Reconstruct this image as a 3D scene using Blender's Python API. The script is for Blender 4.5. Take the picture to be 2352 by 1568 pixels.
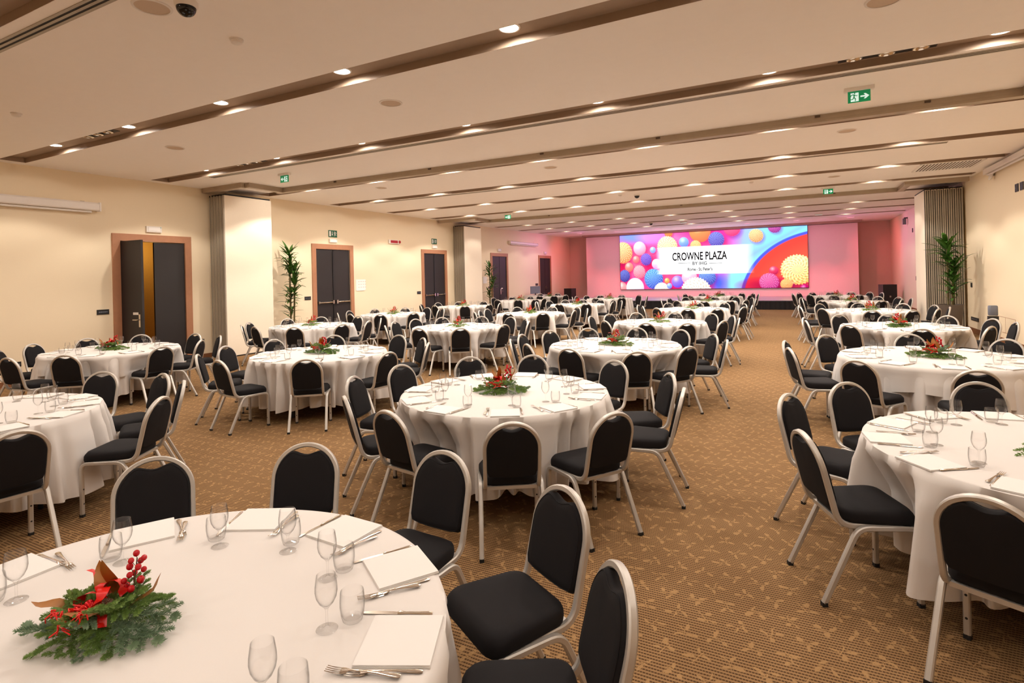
import bpy, math, random
import numpy as np
from math import sin, cos, pi, radians, degrees, sqrt, hypot, atan2
from mathutils import Vector, Matrix

for o in list(bpy.data.objects):
    bpy.data.objects.remove(o)
SC = bpy.context.scene
COL = SC.collection
random.seed(7)

# ------------------------------------------------------------------ camera
CAM_H = 1.765
FPX, PPY = 1266.0, 633.0
PAN, ROLL = radians(27.42), radians(1.38)
cam_d = bpy.data.cameras.new('camera')
cam_d.sensor_width = 36.0
cam_d.lens = FPX / 2352 * 36.0
cam_d.shift_y = -(784 - PPY) / 2352
cam_d.clip_start, cam_d.clip_end = 0.05, 200
cam = bpy.data.objects.new('camera', cam_d)
COL.objects.link(cam)
cam.matrix_world = (Matrix.Translation((0, 0, CAM_H)) @ Matrix.Rotation(PAN, 4, 'Z')
                    @ Matrix.Rotation(ROLL, 4, 'Y') @ Matrix.Rotation(pi / 2, 4, 'X'))
SC.camera = cam

# ------------------------------------------------------------------ world, exposure, lamps
W = bpy.data.worlds.new('world'); SC.world = W
W.use_nodes = True
W.node_tree.nodes['Background'].inputs[0].default_value = (0.9, 0.75, 0.6, 1)
W.node_tree.nodes['Background'].inputs[1].default_value = 0.02
SC.view_settings.view_transform = 'Standard'
SC.view_settings.look = 'None'
SC.view_settings.exposure = 1.32
SC.view_settings.gamma = 1.0
SC.view_settings.use_curve_mapping = False
try:
    SC.cycles.max_bounces = 8
    SC.cycles.diffuse_bounces = 6
    SC.cycles.glossy_bounces = 3
    SC.cycles.transmission_bounces = 4
    SC.cycles.transparent_max_bounces = 40
    SC.cycles.caustics_reflective = False
    SC.cycles.caustics_refractive = False
    SC.cycles.sample_clamp_indirect = 4.0
    SC.cycles.use_denoising = True
    SC.cycles.use_adaptive_sampling = True
    SC.cycles.adaptive_threshold = 0.05
    SC.cycles.adaptive_min_samples = 16
    SC.cycles.use_light_tree = True
except Exception:
    pass

# room dimensions (metres); x across the hall, y towards the stage
XL, XR, YB, YF, ZC = -12.5, 3.98, -4.3, 31.9, 4.0
STRIP_FAR = [-2.82, -0.31, 2.2, 4.79, 7.33, 9.93, 12.41, 14.95, 17.41, 19.88, 22.36, 24.76, 27.07]
STRIP_W, STRIP_D = 0.39, 0.085
STRIP_X0, STRIP_X1 = -12.27, 3.88
LAMP_X = [-10.75 + 2.1 * k for k in range(7)]
LAMP_W, LAMP_COL = 100.0, (1.0, 0.90, 0.80)
def downlight(name, power):
    """batwing distribution with a soft cut-off ring, as such fittings throw it"""
    d = bpy.data.lights.new(name, 'SPOT')
    d.energy, d.color = power, LAMP_COL
    d.spot_size, d.spot_blend, d.shadow_soft_size = radians(172), 0.15, 0.07
    d.use_nodes = True
    t = d.node_tree; n = t.nodes; em = n['Emission']
    tc = n.new('ShaderNodeTexCoord'); sp = n.new('ShaderNodeSeparateXYZ'); t.links.new(tc.outputs['Normal'], sp.inputs[0])
    ab = n.new('ShaderNodeMath'); ab.operation = 'ABSOLUTE'; t.links.new(sp.outputs[2], ab.inputs[0])
    mr = n.new('ShaderNodeMapRange'); mr.interpolation_type = 'SMOOTHSTEP'
    t.links.new(ab.outputs[0], mr.inputs[0])
    for i, v in ((1, .47), (2, .60), (3, .13), (4, 1.0)): mr.inputs[i].default_value = v
    pw = n.new('ShaderNodeMath'); pw.operation = 'POWER'; t.links.new(ab.outputs[0], pw.inputs[0]); pw.inputs[1].default_value = -0.9
    mn = n.new('ShaderNodeMath'); mn.operation = 'MINIMUM'; t.links.new(pw.outputs[0], mn.inputs[0]); mn.inputs[1].default_value = 2.0
    ml = n.new('ShaderNodeMath'); ml.operation = 'MULTIPLY'; t.links.new(mn.outputs[0], ml.inputs[0]); t.links.new(mr.outputs[0], ml.inputs[1])
    t.links.new(ml.outputs[0], em.inputs['Strength'])
    return d
# each partitionable hall is dimmed on its own: the hall by the camera lowest
LAMPS = [downlight('downlight_beam', LAMP_W * k) for k in (0.25, 0.54, 0.86, 0.29)]
for yf in STRIP_FAR:
    for lx in LAMP_X:
        lo = bpy.data.objects.new('downlight_beam', LAMPS[0 if yf < 3 else 1 if yf < 9 else 2 if yf < 19 else 3])
        lo.location = (lx, yf - 0.19, ZC + STRIP_D - 0.012)
        COL.objects.link(lo)
# added coloured spots that tint the screen wall and the side walls
def wash(x, col, en, tx, ty, tz, y=28.6, size=62):
    d = bpy.data.lights.new('added_colour_wash', 'SPOT')
    d.energy, d.color, d.spot_size, d.spot_blend, d.shadow_soft_size = en, col, radians(size), 0.9, 0.06
    o = bpy.data.objects.new('added_colour_wash', d); COL.objects.link(o)
    o.location = (x, y, ZC - 0.12)
    v = Vector((tx, ty, tz)) - o.location
    o.rotation_euler = v.to_track_quat('-Z', 'Y').to_euler()
WASH_X = [-10.6 + 1.06 * k for k in range(13)]
for x in WASH_X:
    wash(x, (1.0, 0.26, 0.52), 11, x, 30.7, 2.2, 28.2, 120)
    wash(x, (1.0, 0.06, 0.12), 75, x, 30.75, 0.35, 28.7, 44)

for sx, wx in ((-9.6, XL), (1.2, XR)):  # added as well: red, pink and violet tints on the side walls
    wash(sx, (1.0, 0.10, 0.14), 80, wx, 30.2, 2.2, 28.9, 75)
    wash(sx, (0.95, 0.25, 0.75), 60, wx, 27.0, 2.2, 28.2, 95)
    wash(sx, (0.75, 0.35, 1.0), 30, wx, 24.0, 2.0, 27.6, 80)

# ------------------------------------------------------------------ materials
MATS = {}
def srgb(c):
    return tuple(((v / 255) / 12.92 if v / 255 <= 0.04045 else ((v / 255 + 0.055) / 1.055) ** 2.4) for v in c)
class NT:
    def __init__(s, m): s.m = m; s.t = m.node_tree; s.n = s.t.nodes; s.l = s.t.links
    def add(s, typ, **kw):
        n = s.n.new(typ)
        for k, v in kw.items(): setattr(n, k, v)
        return n
    def set(s, sock, v):
        if isinstance(v, bpy.types.NodeSocket): s.l.new(v, sock)
        else: sock.default_value = v
    def math(s, op, a, b=0.0, c=None, clamp=False):
        n = s.add('ShaderNodeMath', operation=op, use_clamp=clamp)
        s.set(n.inputs[0], a); s.set(n.inputs[1], b)
        if c is not None: s.set(n.inputs[2], c)
        return n.outputs[0]
    def vmath(s, op, a, b=(0, 0, 0), c=None):
        n = s.add('ShaderNodeVectorMath', operation=op)
        s.set(n.inputs[0], a); s.set(n.inputs[1], b)
        if c is not None: s.set(n.inputs[2], c)
        return n
    def mix(s, f, a, b):
        n = s.add('ShaderNodeMix', data_type='RGBA')
        s.set(n.inputs[0], f); s.set(n.inputs[6], a); s.set(n.inputs[7], b)
        return n.outputs[2]
    def ramp(s, f, p0, p1):
        n = s.add('ShaderNodeMapRange'); n.clamp = True
        s.set(n.inputs[0], f); n.inputs[1].default_value = p0; n.inputs[2].default_value = p1
        return n.outputs[0]
def rgba(c): return (c[0], c[1], c[2], 1.0)
def mat(name, col, rough=0.6, metal=0.0, var=0.06, scale=30.0, bump=0.0, spec=0.5, sheen=0.0):
    """a plain surface whose tone and relief come from a noise texture"""
    m = bpy.data.materials.new(name); m.use_nodes = True
    t = NT(m); b = t.n['Principled BSDF']
    co = t.add('ShaderNodeTexCoord').outputs['Object']
    nz = t.add('ShaderNodeTexNoise'); nz.inputs['Scale'].default_value = scale; nz.inputs['Detail'].default_value = 3
    t.l.new(co, nz.inputs['Vector'])
    lo = tuple(max(0, c * (1 - var)) for c in col); hi = tuple(min(1, c * (1 + var)) for c in col)
    t.l.new(t.mix(nz.outputs[0], rgba(lo), rgba(hi)), b.inputs['Base Color'])
    b.inputs['Roughness'].default_value = rough; b.inputs['Metallic'].default_value = metal
    b.inputs['Specular IOR Level'].default_value = spec
    if sheen: b.inputs['Sheen Weight'].default_value = sheen
    if bump:
        bp = t.add('ShaderNodeBump'); bp.inputs['Strength'].default_value = bump; bp.inputs['Distance'].default_value = 0.01
        t.l.new(nz.outputs[0], bp.inputs['Height']); t.l.new(bp.outputs[0], b.inputs['Normal'])
    MATS[name] = m
    return m
def emit(name, col, strength):
    m = bpy.data.materials.new(name); m.use_nodes = True
    t = NT(m); b = t.n['Principled BSDF']
    b.inputs['Base Color'].default_value = rgba(col)
    b.inputs['Emission Color'].default_value = rgba(col); b.inputs['Emission Strength'].default_value = strength
    try: m.cycles.emission_sampling = 'NONE'
    except Exception: pass
    MATS[name] = m
    return m
M_WALL = mat('wall_paint', srgb((238, 222, 193)), 0.85, var=0.02, scale=60, bump=0.03)
M_CEIL = mat('ceiling_paint', srgb((251, 246, 241)), 0.9, var=0.015, scale=8)
M_TAUPE = mat('taupe_recess_paint', srgb((160, 138, 118)), 0.6, var=0.04)
M_CLOTH = mat('white_linen', srgb((219, 214, 210)), 0.8, var=0.012, scale=300, bump=0.02, spec=0.2)
M_NAPKIN = mat('napkin_linen', srgb((228, 225, 222)), 0.85, var=0.01, scale=200, spec=0.2)
M_FABRIC = mat('charcoal_upholstery', srgb((26, 24, 26)), 0.85, var=0.25, scale=600, bump=0.05, spec=0.22)
M_ALU = mat('silver_tube', srgb((196, 191, 184)), 0.42, 0.55, var=0.05, scale=15)
M_RUBBER = mat('black_rubber', srgb((20, 20, 20)), 0.7)
M_STEEL = mat('polished_steel', srgb((214, 205, 194)), 0.16, 1.0, var=0.04)
M_FRAMEWOOD = mat('beech_door_frame', srgb((176, 124, 92)), 0.5, var=0.10, scale=12)
M_DOOR = mat('dark_door_laminate', srgb((35, 30, 31)), 0.5, var=0.05, scale=5)
M_BASE = mat('walnut_skirting', srgb((128, 82, 50)), 0.5, var=0.15, scale=10)
M_WHITEPL = mat('white_plastic', srgb((232, 226, 220)), 0.45, var=0.02)
M_BLACKPL = mat('black_plastic', srgb((26, 26, 28)), 0.4, var=0.1)
M_PANEL = mat('partition_panel', srgb((246, 234, 214)), 0.8, var=0.02)
M_PEDGE = mat('partition_edge_alloy', srgb((168, 158, 142)), 0.45, 0.2, var=0.08)
M_TRACK = mat('partition_track_alloy', srgb((176, 160, 140)), 0.5, 0.2, var=0.10, scale=4)
M_SEAL = mat('black_seal', srgb((30, 27, 26)), 0.7)
M_GREEN = emit('exit_green', srgb((0, 140, 85)), 0.14)
M_PICTO = emit('exit_white', srgb((215, 245, 240)), 0.26)
M_WGREEN = mat('sign_green_plate', srgb((14, 96, 66)), 0.4, var=.03)
M_LENS = emit('lamp_lens', (1.0, 0.93, 0.82), 9.0)
M_CORR = mat('corridor_ochre_paint', srgb((190, 150, 70)), 0.8)
M_BLACKCLOTH = mat('black_skirt_cloth', srgb((22, 21, 26)), 0.75, var=0.2)
M_STAGE = mat('stage_laminate', srgb((176, 168, 186)), 0.28, var=0.03)
M_SCREENWALL = mat('screen_wall_paint', srgb((236, 214, 214)), 0.7, var=0.02)
M_BACK = mat('stage_back_paint', srgb((214, 190, 172)), 0.85, var=0.03)
M_POT = mat('dark_pot', srgb((92, 82, 74)), 0.5, var=0.08)
M_SOIL = mat('soil', srgb((60, 44, 30)), 0.95, var=0.3)
M_CANE = mat('plant_cane', srgb((96, 86, 52)), 0.8, var=0.2)
M_PLEAF = mat('dracaena_green', srgb((62, 104, 36)), 0.42, var=0.25, scale=5)
M_FIR = mat('fir_green', srgb((122, 152, 78)), 0.6, var=0.35, scale=18)
M_FIRB = mat('blue_fir_green', srgb((136, 160, 130)), 0.6, var=0.3, scale=18)
M_TWIG = mat('fir_twig', srgb((92, 66, 40)), 0.8)
M_MAG = mat('magnolia_leaf', srgb((156, 100, 34)), 0.5, var=0.25, scale=9)
M_BERRY = mat('red_berry', srgb((186, 10, 26)), 0.18, var=0.15)
M_RIBBON = mat('red_ribbon', srgb((222, 22, 14)), 0.35, var=0.12, scale=40)
M_BAUBLE = mat('red_bauble', srgb((190, 14, 24)), 0.22, 0.6)
M_CONE = mat('pine_cone', srgb((140, 112, 92)), 0.8, var=0.3)
M_GREYPL = mat('grey_blue_plastic', srgb((112, 118, 132)), 0.45)
M_DARKMETAL = mat('dark_grille', srgb((92, 74, 62)), 0.6)
M_PAPER = mat('paper_sheet', srgb((246, 243, 240)), 0.8, var=0.01)
M_REDGLASS = emit('red_alarm_lens', srgb((150, 20, 30)), 0.15)
M_GREYPRINT = mat('grey_print', srgb((214, 190, 188)), 0.8)
M_TEXT = mat('black_lettering', (0.003, 0.003, 0.003), 0.9, var=0.0, spec=0.0)
def glass_mat():
    m = bpy.data.materials.new('clear_glass'); m.use_nodes = True
    t = NT(m); t.n.remove(t.n['Principled BSDF']); out = t.n['Material Output']
    lw = t.add('ShaderNodeLayerWeight'); lw.inputs['Blend'].default_value = 0.5
    f = t.math('POWER', lw.outputs['Facing'], 4.0)
    tr = t.add('ShaderNodeBsdfTransparent')
    t.l.new(t.mix(f, (0.997, 0.997, 0.997, 1), (0.38, 0.37, 0.36, 1)), tr.inputs['Color'])
    gl = t.add('ShaderNodeBsdfGlossy'); gl.inputs['Roughness'].default_value = 0.02
    rf = t.math('MULTIPLY_ADD', t.math('POWER', lw.outputs['Facing'], 3.0), 0.5, 0.03)
    mx = t.add('ShaderNodeMixShader')
    t.l.new(rf, mx.inputs[0]); t.l.new(tr.outputs[0], mx.inputs[1]); t.l.new(gl.outputs[0], mx.inputs[2])
    t.l.new(mx.outputs[0], out.inputs['Surface'])
    MATS[m.name] = m
    return m
M_GLASS = glass_mat()
def carpet_mat():
    m = bpy.data.materials.new('sprig_carpet'); m.use_nodes = True
    t = NT(m); b = t.n['Principled BSDF']
    P = t.add('ShaderNodeTexCoord').outputs['Object']
    sp = t.add('ShaderNodeSeparateXYZ'); t.l.new(P, sp.inputs[0])
    x, y = sp.outputs[0], sp.outputs[1]
    # woven rows of dark dashes, running along x
    row = t.math('MULTIPLY', y, 1 / 0.0205)
    fr = t.math('FRACT', row); ri = t.math('FLOOR', row)
    wob = t.add('ShaderNodeTexNoise'); wob.inputs['Scale'].default_value = 45; t.l.new(P, wob.inputs['Vector'])
    dx = t.math('ADD', t.math('MULTIPLY', x, 1 / 0.013), t.math('MULTIPLY', ri, 0.5))
    dx = t.math('ADD', dx, t.math('MULTIPLY', wob.outputs[0], 0.6))
    cd = t.math('ABSOLUTE', t.math('SUBTRACT', t.math('FRACT', dx), 0.5))
    rd = t.math('ABSOLUTE', t.math('SUBTRACT', fr, 0.5))
    dash = t.math('MULTIPLY', t.ramp(rd, 0.30, 0.17), t.ramp(cd, 0.47, 0.36))
    # leaf sprigs, one per cell, every second row shifted by half a cell
    cy = t.math('MULTIPLY', y, 1 / 0.150); iy = t.math('FLOOR', cy)
    cx = t.math('ADD', t.math('MULTIPLY', x, 1 / 0.150), t.math('MULTIPLY', iy, 0.5)); ix = t.math('FLOOR', cx)
    cid = t.add('ShaderNodeCombineXYZ'); t.l.new(ix, cid.inputs[0]); t.l.new(iy, cid.inputs[1])
    wn = t.add('ShaderNodeTexWhiteNoise'); wn.noise_dimensions = '2D'; t.l.new(cid.outputs[0], wn.inputs['Vector'])
    q = t.add('ShaderNodeCombineXYZ')
    t.l.new(t.math('SUBTRACT', t.math('FRACT', cx), 0.5), q.inputs[0]); t.l.new(t.math('SUBTRACT', t.math('FRACT', cy), 0.5), q.inputs[1])
    wp = t.add('ShaderNodeTexNoise'); wp.inputs['Scale'].default_value = 16; t.l.new(P, wp.inputs['Vector'])
    qw = t.vmath('MULTIPLY_ADD', wp.outputs['Color'], (.34, .34, 0), q.outputs[0])
    qw = t.vmath('SUBTRACT', qw.outputs[0], (.17, .17, 0))
    rot = t.add('ShaderNodeVectorRotate', rotation_type='Z_AXIS')
    t.l.new(qw.outputs[0], rot.inputs['Vector'])
    t.l.new(t.math('MULTIPLY', t.math('FLOOR', t.math('MULTIPLY', wn.outputs['Value'], 5.99)), 1.047), rot.inputs['Angle'])
    leaf = None
    for (ca, dist, tilt, a_, b_) in ((88, .25, 112, .15, .072), (205, .24, 190, .14, .07), (350, .26, 318, .15, .062), (30, .13, 50, .17, .02), (262, .22, 255, .20, .022)):
        px, py = dist * cos(radians(ca)), dist * sin(radians(ca))
        s1 = t.vmath('SUBTRACT', rot.outputs[0], (px, py, 0))
        r1 = t.add('ShaderNodeVectorRotate', rotation_type='Z_AXIS'); t.l.new(s1.outputs[0], r1.inputs['Vector']); r1.inputs['Angle'].default_value = -radians(tilt)
        sc = t.vmath('MULTIPLY', r1.outputs[0], (1 / a_, 1 / b_, 0))
        ln = t.vmath('LENGTH', sc.outputs[0]).outputs['Value']
        k = t.ramp(ln, 1.12, 0.86)
        leaf = k if leaf is None else t.math('MAXIMUM', leaf, k)
    edge = t.add('ShaderNodeTexNoise'); edge.inputs['Scale'].default_value = 160; t.l.new(P, edge.inputs['Vector'])
    leaf = t.math('MULTIPLY', leaf, t.math('MULTIPLY', t.ramp(edge.outputs[0], 0.28, 0.42), 0.85))
    big = t.add('ShaderNodeTexNoise'); big.inputs['Scale'].default_value = 1.3; t.l.new(P, big.inputs['Vector'])
    ground = t.mix(big.outputs[0], rgba(srgb((146, 113, 77))), rgba(srgb((156, 123, 86))))
    c = t.mix(t.math('MULTIPLY', dash, 0.92), ground, rgba(srgb((74, 52, 33))))
    c = t.mix(leaf, c, rgba(srgb((167, 132, 90))))
    t.l.new(c, b.inputs['Base Color']); b.inputs['Roughness'].default_value = 0.95; b.inputs['Specular IOR Level'].default_value = 0.1
    MATS[m.name] = m
    return m
M_CARPET = carpet_mat()

# ------------------------------------------------------------------ mesh helpers
class MB:
    def __init__(s): s.v = []; s.f = []
    def add(s, vs, fs):
        o = len(s.v); s.v += [tuple(p) for p in vs]; s.f += [tuple(i + o for i in f) for f in fs]; return s
    def box(s, x0, y0, z0, x1, y1, z1):
        return s.add([(x0, y0, z0), (x1, y0, z0), (x1, y1, z0), (x0, y1, z0), (x0, y0, z1), (x1, y0, z1), (x1, y1, z1), (x0, y1, z1)],
                     [(3, 2, 1, 0), (4, 5, 6, 7), (0, 1, 5, 4), (1, 2, 6, 5), (2, 3, 7, 6), (3, 0, 4, 7)])
    def tube(s, path, rx, ry=None, n=8, side=(1, 0, 0), caps=True, taper=None, square=False):
        """sweep an ellipse (or a rounded box when square) along path; side = the direction rx is measured in"""
        ry = rx if ry is None else ry
        path = [Vector(p) for p in path]; m = len(path); vs = []
        sd = Vector(side)
        if square:
            k = 0.62
            prof = [(1, k), (k, 1), (-k, 1), (-1, k), (-1, -k), (-k, -1), (k, -1), (1, -k)]; n = 8
        else:
            prof = [(cos(2 * pi * i / n), sin(2 * pi * i / n)) for i in range(n)]
        for i, p in enumerate(path):
            tn = (path[min(i + 1, m - 1)] - path[max(i - 1, 0)]).normalized()
            a = sd - tn * sd.dot(tn)
            if a.length < 1e-4: a = Vector((0, 1, 0)) - tn * tn.y
            a.normalize(); b = tn.cross(a); sd = a
            w = taper[i] if taper else 1.0
            vs += [p + a * (c * rx * w) + b * (d * ry * w) for c, d in prof]
        fs = [(i * n + j, i * n + (j + 1) % n, (i + 1) * n + (j + 1) % n, (i + 1) * n + j) for i in range(m - 1) for j in range(n)]
        if caps: fs += [tuple(range(n - 1, -1, -1)), tuple((m - 1) * n + j for j in range(n))]
        return s.add(vs, fs)
    def lathe(s, prof, n=24, c=(0, 0, 0), closed=False):
        m = len(prof)
        vs = [(c[0] + r * cos(2 * pi * j / n), c[1] + r * sin(2 * pi * j / n), c[2] + z) for r, z in prof for j in range(n)]
        fs = [(i * n + j, i * n + (j + 1) % n, (i + 1) * n + (j + 1) % n, (i + 1) * n + j) for i in range(m - 1) for j in range(n)]
        if prof[0][0] > 1e-6 and not closed: fs.append(tuple(range(n - 1, -1, -1)))
        if prof[-1][0] > 1e-6 and not closed: fs.append(tuple((m - 1) * n + j for j in range(n)))
        return s.add(vs, fs)
    def sphere(s, c, r, n=10, m=7, sz=1.0):
        return s.lathe([(max(1e-7, r * sin(pi * i / m)), -r * sz * cos(pi * i / m)) for i in range(m + 1)], n, c)
    def loft(s, rings, cap0=True, cap1=True):
        n = len(rings[0]); vs = [p for r in rings for p in r]
        fs = [(i * n + j, i * n + (j + 1) % n, (i + 1) * n + (j + 1) % n, (i + 1) * n + j) for i in range(len(rings) - 1) for j in range(n)]
        o = len(s.v); s.add(vs, fs)
        for k, cp in ((0, cap0), (len(rings) - 1, cap1)):
            if cp:
                c = Vector((0, 0, 0))
                for p in rings[k]: c += Vector(p)
                c /= n
                if isinstance(cp, (tuple, list)): c = Vector(cp)
                s.v.append(tuple(c)); ci = len(s.v) - 1
                s.f += [((ci, o + k * n + (j + 1) % n, o + k * n + j) if k == 0 else (ci, o + k * n + j, o + k * n + (j + 1) % n)) for j in range(n)]
        return s
    def poly(s, pts, map3, t):
        """flat polygon of thickness t; map3(u, v, w) gives its place in 3-D"""
        n = len(pts)
        vs = [map3(u, v, 0) for u, v in pts] + [map3(u, v, t) for u, v in pts]
        fs = [tuple(range(n)), tuple(range(2 * n - 1, n - 1, -1))] + [(i, i + n, (i + 1) % n + n, (i + 1) % n) for i in range(n)]
        return s.add(vs, fs)
    def mesh(s, name, m, smooth=True, angle=38):
        me = bpy.data.meshes.new(name); me.from_pydata(s.v, [], s.f); me.update()
        if m is not None: me.materials.append(m)
        if smooth:
            me.shade_smooth(); me.set_sharp_from_angle(angle=radians(angle))
        return me
    def build(s, name, m, parent=None, smooth=True, angle=38):
        return link(name, s.mesh(name, m, smooth, angle), parent)
def link(name, me, parent=None, loc=None, rz=None):
    o = bpy.data.objects.new(name, me); COL.objects.link(o)
    if parent is not None: o.parent = parent
    if loc is not None: o.location = loc
    if rz is not None: o.rotation_euler = (0, 0, rz)
    return o
def tag(o, label=None, cat=None, group=None, kind=None):
    if label: o['label'] = label
    if cat: o['category'] = cat
    if group: o['group'] = group
    if kind: o['kind'] = kind
    return o
def thing(name, label, cat, loc=(0, 0, 0), rz=0.0, group=None):
    o = bpy.data.objects.new(name, None); COL.objects.link(o)
    o.location = loc; o.rotation_euler = (0, 0, rz); o.empty_display_size = 0.1
    return tag(o, label, cat, group)
def struct(name, loc=(0, 0, 0)):
    o = bpy.data.objects.new(name, None); COL.objects.link(o); o.location = loc
    return tag(o, kind='structure')
def round_path(pts, rads, n=5):
    """polyline with its inner corners rounded"""
    P = [Vector(p) for p in pts]; out = [P[0]]
    for i in range(1, len(P) - 1):
        a = (P[i - 1] - P[i]).normalized(); b = (P[i + 1] - P[i]).normalized(); r = rads[i - 1]
        p0, p1 = P[i] + a * r, P[i] + b * r
        for k in range(n + 1):
            t = k / n
            out.append(p0 * (1 - t) ** 2 + P[i] * 2 * t * (1 - t) + p1 * t * t)
    out.append(P[-1])
    return out
ORD = ['first', 'second', 'third', 'fourth', 'fifth', 'sixth', 'seventh', 'eighth', 'ninth', 'tenth', 'eleventh', 'twelfth']
ROW = {'A': 'door-wall row', 'B': 'inner row', 'C': 'aisle row', 'D': 'right-hand row'}

# ------------------------------------------------------------------ room shell
b = MB(); b.box(XL - .1, YB - .1, -.1, XR + .1, YF + .1, 0); tag(b.build('floor', M_CARPET, smooth=False), kind='structure')
# ceiling slabs between the recessed lighting slots
b = MB(); y0 = YB
for yf in STRIP_FAR:
    b.box(XL, y0, ZC, XR, yf - STRIP_W, ZC + .14); y0 = yf
    b.box(XL, yf - STRIP_W, ZC, STRIP_X0, yf, ZC + .14); b.box(STRIP_X1, yf - STRIP_W, ZC, XR, yf, ZC + .14)
b.box(XL, y0, ZC, XR, YF, ZC + .14)
tag(b.build('ceiling', M_CEIL, smooth=False), kind='structure')
for i, yf in enumerate(STRIP_FAR):
    b = MB(); z1 = ZC + STRIP_D
    a0, a1, c0, c1 = STRIP_X0 + .002, STRIP_X1 - .002, yf - STRIP_W + .002, yf - .002
    b.add([(a0, c0, ZC + .001), (a1, c0, ZC + .001), (a1, c1, ZC + .001), (a0, c1, ZC + .001), (a0, c0, z1), (a1, c0, z1), (a1, c1, z1), (a0, c1, z1)],
          [(4, 7, 6, 5), (0, 4, 5, 1), (1, 5, 6, 2), (2, 6, 7, 3), (3, 7, 4, 0)])
    tag(b.build('trim_%d' % (i + 1), M_TAUPE, smooth=False), kind='structure')
# left wall with five door openings
DOORS = [(6.42, 7.78), (11.66, 13.03), (16.9, 18.27), (22.13, 23.52), (27.38, 28.79)]
DH = 2.69
b = MB(); y0 = YB
for (d0, d1) in DOORS:
    b.box(XL - .12, y0, 0, XL, d0, ZC); b.box(XL - .12, d0, DH, XL, d1, ZC); y0 = d1
b.box(XL - .12, y0, 0, XL, YF, ZC)
tag(b.build('wall_left', M_WALL, smooth=False), kind='structure')
b = MB(); b.box(XR, YB, 0, XR + .12, YF, ZC); tag(b.build('wall_right', M_WALL, smooth=False), kind='structure')
b = MB(); b.box(XL, YF, 0, XR, YF + .12, ZC); tag(b.build('wall_front', M_BACK, smooth=False), kind='structure')
b = MB(); b.box(XL, YB - .12, 0, XR, YB, ZC); tag(b.build('wall_back', M_WALL, smooth=False), kind='structure')
b = MB(); y0 = YB
for (d0, d1) in DOORS:
    b.box(XL, y0, 0, XL + .018, d0 - .15, .10); y0 = d1 + .15
b.box(XL, y0, 0, XL + .018, YF, .10)
tag(b.build('baseboard_left', M_BASE, smooth=False), kind='structure')
b = MB(); b.box(XR - .018, YB, 0, XR, YF, .14); tag(b.build('baseboard_right', M_BASE, smooth=False), kind='structure')
# corridor seen through the first door
b = MB(); xa, xb, ya, yb = XL - 1.6, XL - .12, 5.2, 9.2
b.add([(xa, ya, 0), (xa, yb, 0), (xa, yb, 2.9), (xa, ya, 2.9), (xb, ya, 0), (xb, yb, 0), (xb, yb, 2.9), (xb, ya, 2.9)],
      [(0, 1, 2, 3), (0, 3, 7, 4), (1, 5, 6, 2), (0, 4, 5, 1), (3, 2, 6, 7)])
tag(b.build('wall_corridor', M_CORR, smooth=False), kind='structure')
cl = bpy.data.lights.new('corridor_lamp', 'POINT'); cl.energy = 8; cl.color = (1, .72, .38); cl.shadow_soft_size = .15
o = bpy.data.objects.new('corridor_lamp', cl); o.location = (XL - .9, 7.6, 2.6); COL.objects.link(o)

# doors
def door(i, d0, d1, open_left=0.0, bar=False, handle=False):
    r = struct('door_%d' % (i + 1), (XL, (d0 + d1) / 2, 0))
    w = (d1 - d0) / 2; f = MB(); j = .15
    f.box(-.13, -w - j, 0, .03, -w, DH + j); f.box(-.13, w, 0, .03, w + j, DH + j); f.box(-.13, -w, DH, .03, w, DH + j)
    f.build('door_frame', M_FRAMEWOOD, r, smooth=False)
    for s in (-1, 1):
        p = bpy.data.objects.new('door_leaf', None)
        lw = w - .012
        m = MB(); m.box(-.05, .004, .01, -.005, lw, DH - .012)
        me = m.mesh('door_leaf', M_DOOR, False)
        o = link('door_leaf', me, r)
        if s < 0:
            o.location = (0, -w, 0)
            if open_left: o.rotation_euler = (0, 0, -open_left)
        else:
            o.location = (0, w, 0); o.scale = (1, -1, 1)
        if bar:
            t = MB(); t.tube([(.05, .06, 1.10), (.05, lw - .06, 1.10)], .02, n=8)
            t.box(-.006, .04, 1.07, .055, .09, 1.14); t.box(-.006, lw - .10, 1.05, .075, lw - .03, 1.16)
            t.build('panic_bar', M_STEEL, o)
        if (handle and s > 0) or (open_left and s < 0):
            t = MB(); t.box(-.006, lw - .10, .90, .004, lw - .05, 1.16); t.tube([(.0, lw - .075, 1.05), (.06, lw - .075, 1.05), (.06, lw - .20, 1.05)], .011, n=6)
            t.build('door_handle', M_STEEL, o)
            if open_left or i == 3:
                t = MB(); t.box(-.006, lw - .28, 1.15, .002, lw - .12, 1.20); t.build('door_plate', M_WHITEPL, o)
    if bar:
        t = MB(); t.box(-.005, -.03, .02, .012, .03, DH - .06); t.build('meeting_strip', M_BLACKPL, r, smooth=False)
    return r
door(0, *DOORS[0], open_left=radians(86))
door(1, *DOORS[1], bar=True); door(2, *DOORS[2], bar=True)
door(3, *DOORS[3], handle=True); door(4, *DOORS[4], handle=True)
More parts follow.
